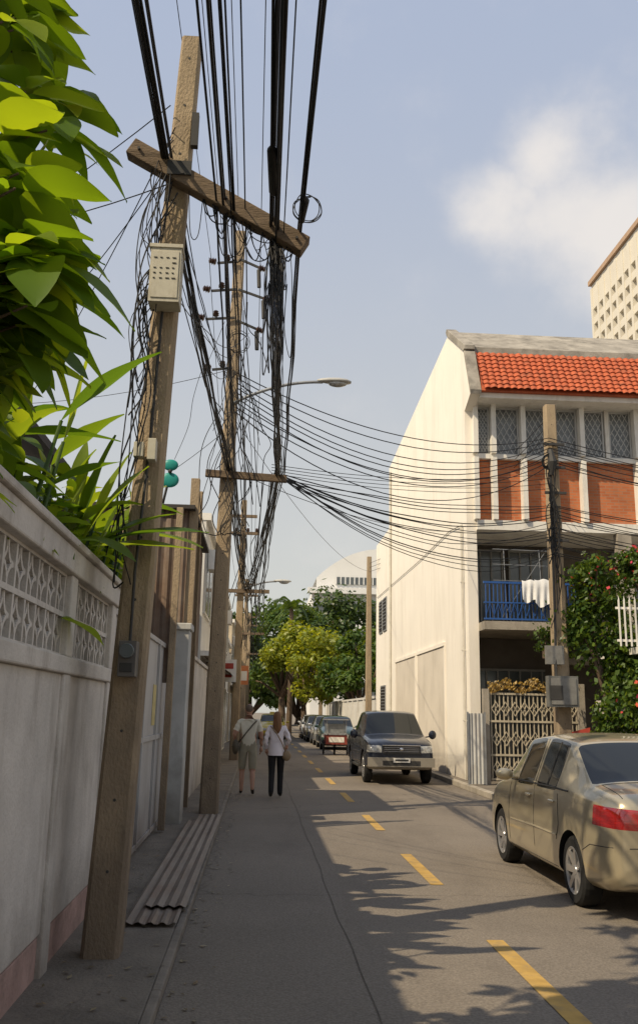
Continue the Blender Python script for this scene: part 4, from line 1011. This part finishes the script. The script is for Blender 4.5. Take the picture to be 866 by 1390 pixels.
J2={'pelvis':(0,0,.92),'sp':(0,-.005,1.06),'ch':(0,0,1.24),'nb':(0,.0,1.36),'nk':(0,.012,1.44),'hd':(0,.015,1.5),
'shL':(-.155,0,1.32),'elL':(-.22,-.08,1.08),'wrL':(-.20,.06,.92),'shR':(.155,0,1.32),'elR':(.25,-.06,1.10),'wrR':(.20,.10,1.0)}
rad2={'pelvis':.145,'sp':.125,'ch':.14,'nb':.07,'nk':.045,'hd':.045,'shL':.065,'elL':.045,'wrL':.035,'shR':.065,'elR':.045,'wrR':.035}
J2.update({'hipL':(-.085,0,.85),'kneeL':(-.085,-.02,.47),'ankL':(-.085,-.18,.12),'toeL':(-.095,-.05,.035),'hipR':(.085,0,.85),'kneeR':(.085,.09,.47),'ankR':(.085,.07,.09),'toeR':(.095,.2,.035)})
rad2.update({'hipL':.10,'kneeL':.066,'ankL':.056,'toeL':.03,'hipR':.10,'kneeR':.066,'ankR':.056,'toeR':.03})
b2=[('pelvis','sp'),('sp','ch'),('ch','nb'),('nb','nk'),('nk','hd')]
for s in 'LR': b2+=[('ch','sh'+s),('sh'+s,'el'+s),('el'+s,'wr'+s),('pelvis','hip'+s),('hip'+s,'knee'+s),('knee'+s,'ank'+s),('ank'+s,'toe'+s)]
def mo2(a,c):
    if a in('pelvis',) and c=='sp': return 1
    if a in('sp','ch') or a[:2] in('sh','el'): return 1
    if a=='pelvis' or a[:3]=='hip' or a[:4]=='knee': return 2
    if a[:3]=='ank': return 3
    return 0
hairb=M('auburn_hair',(.22,.11,.05),.6,.4,40,stretch=(1,1,.2))
def ex2(e):
    b=MB(); head(b,(0,.02,1.535),.92,0,1)
    v=[];f=[]; prof=[(1.65,.02,.02),(1.635,.055,.07),(1.59,.078,.092),(1.52,.083,.095),(1.44,.085,.085),(1.36,.09,.075),(1.28,.075,.055),(1.22,.04,.03)]
    for (z,rx,ry) in prof:
        for k in range(20):
            a=2*pi*k/20; yy=math.sin(a)*ry; 
            if yy>.02: yy=.02+(yy-.02)*.15
            v.append((math.cos(a)*rx*(1+.05*math.sin(5*a)),yy-.015-(1.65-z)*.1*(1 if z<1.5 else .2),z))
    for i in range(len(prof)-1):
        for k in range(20): f.append((i*20+k,i*20+(k+1)%20,(i+1)*20+(k+1)%20,(i+1)*20+k))
    f+=[tuple(range(20)),tuple(range(140,160))]
    b.add(v,f,1); hand(b,J2['wrL'],(.02,.3,-1),m=0,flip=-1); hand(b,J2['wrR'],(-.1,.5,-.8),m=0); b.obj('head_hair_and_hands',[skin,hairb,darkmetal],e,smooth=True)
    b=MB(); b.lathe((0,-.005,.80),(0,0,1),[(0,.165),(.05,.165),(.15,.15),(.25,.135)],20,0)
    b.obj('shirt_hem',[shirtw],e,smooth=True)
    b=MB(); b.tube([(-.13,-.08,1.36),(-.02,-.15,1.25),(.1,-.15,1.05),(.18,-.1,.86)],.012,6,0); b.ell((.2,-.08,.80),(.09,.06,.10),0,12,8); b.obj('handbag',[M('tan_bag',(.28,.20,.12),.7,.2,10)],e,smooth=True)
shirtw=M('white_pink_shirt',(.74,.68,.70),.9,.06,10)
person('walking_woman',(.40,19.3,.0),-.03,J2,rad2,b2,mo2,[skin,shirtw,M('black_trousers',(.018,.017,.018),.9,.2,6),shoe],ex2)
# ------------------------------------------------------------ light, sky
EL=math.radians(48); az=Vector((-.83,-.56,0)).normalized(); sd=Vector((az.x*math.cos(EL),az.y*math.cos(EL),math.sin(EL)))
L=bpy.data.lights.new('sun','SUN'); L.energy=5.0; L.angle=math.radians(.5); L.color=(1,.84,.60); lo=bpy.data.objects.new('sun',L); lo.rotation_euler=(-sd).to_track_quat('-Z','Y').to_euler(); lo.location=sd*50; col.objects.link(lo)
w=bpy.data.worlds.new('World'); scene.world=w; w.use_nodes=True; nt=w.node_tree; N=nt.nodes; bg=N['Background']; bg.inputs['Strength'].default_value=.085
sk=N.new('ShaderNodeTexSky'); sk.sky_type='NISHITA'; sk.sun_disc=False; sk.sun_elevation=EL; sk.sun_rotation=math.atan2(az.x,az.y)%(2*pi); sk.dust_density=3; sk.air_density=1.0; sk.ozone_density=1
tc=N.new('ShaderNodeTexCoord')
nrm=N.new('ShaderNodeVectorMath'); nrm.operation='NORMALIZE'; lnk(nt,tc.outputs['Generated'],nrm.inputs[0])
sx=N.new('ShaderNodeSeparateXYZ'); lnk(nt,nrm.outputs[0],sx.inputs[0])
hz=N.new('ShaderNodeMapRange'); hz.interpolation_type='SMOOTHSTEP'; hz.inputs[1].default_value=0; hz.inputs[2].default_value=.72; lnk(nt,sx.outputs[2],hz.inputs[0])
hc_=N.new('ShaderNodeMix'); hc_.data_type='RGBA'; hc_.inputs[6].default_value=(9.4,9.2,8.3,1); hc_.inputs[7].default_value=(6.3,7.2,9.2,1); lnk(nt,hz.outputs[0],hc_.inputs[0])
mx=N.new('ShaderNodeMix'); mx.data_type='RGBA'; mx.inputs[0].default_value=.74; lnk(nt,hc_.outputs[2],mx.inputs[7]); lnk(nt,sk.outputs[0],mx.inputs[6])
nd=N.new('ShaderNodeTexNoise'); nd.inputs['Scale'].default_value=5; nd.inputs['Detail'].default_value=6; lnk(nt,nrm.outputs[0],nd.inputs['Vector'])
ds=N.new('ShaderNodeVectorMath'); ds.operation='MULTIPLY_ADD'; ds.inputs[1].default_value=(.2,.2,.2); lnk(nt,nd.outputs['Color'],ds.inputs[0]); 
of=N.new('ShaderNodeVectorMath'); of.operation='SUBTRACT'; of.inputs[1].default_value=(.1,.1,.1); lnk(nt,nrm.outputs[0],of.inputs[0]); lnk(nt,of.outputs[0],ds.inputs[2])
def blob(c,r0,r1):
    v=N.new('ShaderNodeVectorMath'); v.operation='DISTANCE'; v.inputs[1].default_value=c; lnk(nt,ds.outputs[0],v.inputs[0])
    m=N.new('ShaderNodeMapRange'); m.interpolation_type='SMOOTHSTEP'; m.inputs[1].default_value=r1; m.inputs[2].default_value=r0; m.inputs[3].default_value=0; m.inputs[4].default_value=1; lnk(nt,v.outputs['Value'],m.inputs[0]); return m.outputs[0]
def mxm(a,c):
    m=N.new('ShaderNodeMath'); m.operation='MAXIMUM'; lnk(nt,a,m.inputs[0]); lnk(nt,c,m.inputs[1]); return m.outputs[0]
bl=mxm(mxm(blob((.268,.80,.535),.0,.09),blob((.345,.81,.46),.01,.14)),blob((.25,.83,.49),.0,.09))
nz=N.new('ShaderNodeTexNoise'); nz.inputs['Scale'].default_value=9; nz.inputs['Detail'].default_value=9; nz.inputs['Roughness'].default_value=.6; lnk(nt,nrm.outputs[0],nz.inputs['Vector'])
ad=N.new('ShaderNodeMath'); ad.operation='MULTIPLY_ADD'; ad.inputs[1].default_value=.85; lnk(nt,bl,ad.inputs[0]); lnk(nt,nz.outputs['Fac'],ad.inputs[2])
cm=N.new('ShaderNodeMapRange'); cm.interpolation_type='SMOOTHSTEP'; cm.inputs[1].default_value=.48; cm.inputs[2].default_value=1.45; cm.inputs[4].default_value=.8; lnk(nt,ad.outputs[0],cm.inputs[0])
m3=N.new('ShaderNodeMix'); m3.data_type='RGBA'; m3.inputs[7].default_value=(10.8,10.1,9.4,1); lnk(nt,mx.outputs[2],m3.inputs[6]); lnk(nt,cm.outputs[0],m3.inputs[0])
lnk(nt,m3.outputs[2],bg.inputs[0])
# ------------------------------------------------------------ camera
cam=bpy.data.cameras.new('camera'); co=bpy.data.objects.new('camera',cam); col.objects.link(co)
co.location=(0,0,1.65); co.rotation_euler=(1.81622,-.01862,-.06364)
cam.sensor_fit='VERTICAL'; cam.sensor_height=36; cam.lens=36*1264/1390; cam.shift_y=-45/1390; cam.clip_start=.05; cam.clip_end=1500
scene.camera=co
scene.view_settings.view_transform='Standard'; scene.view_settings.look='None'; scene.view_settings.exposure=0
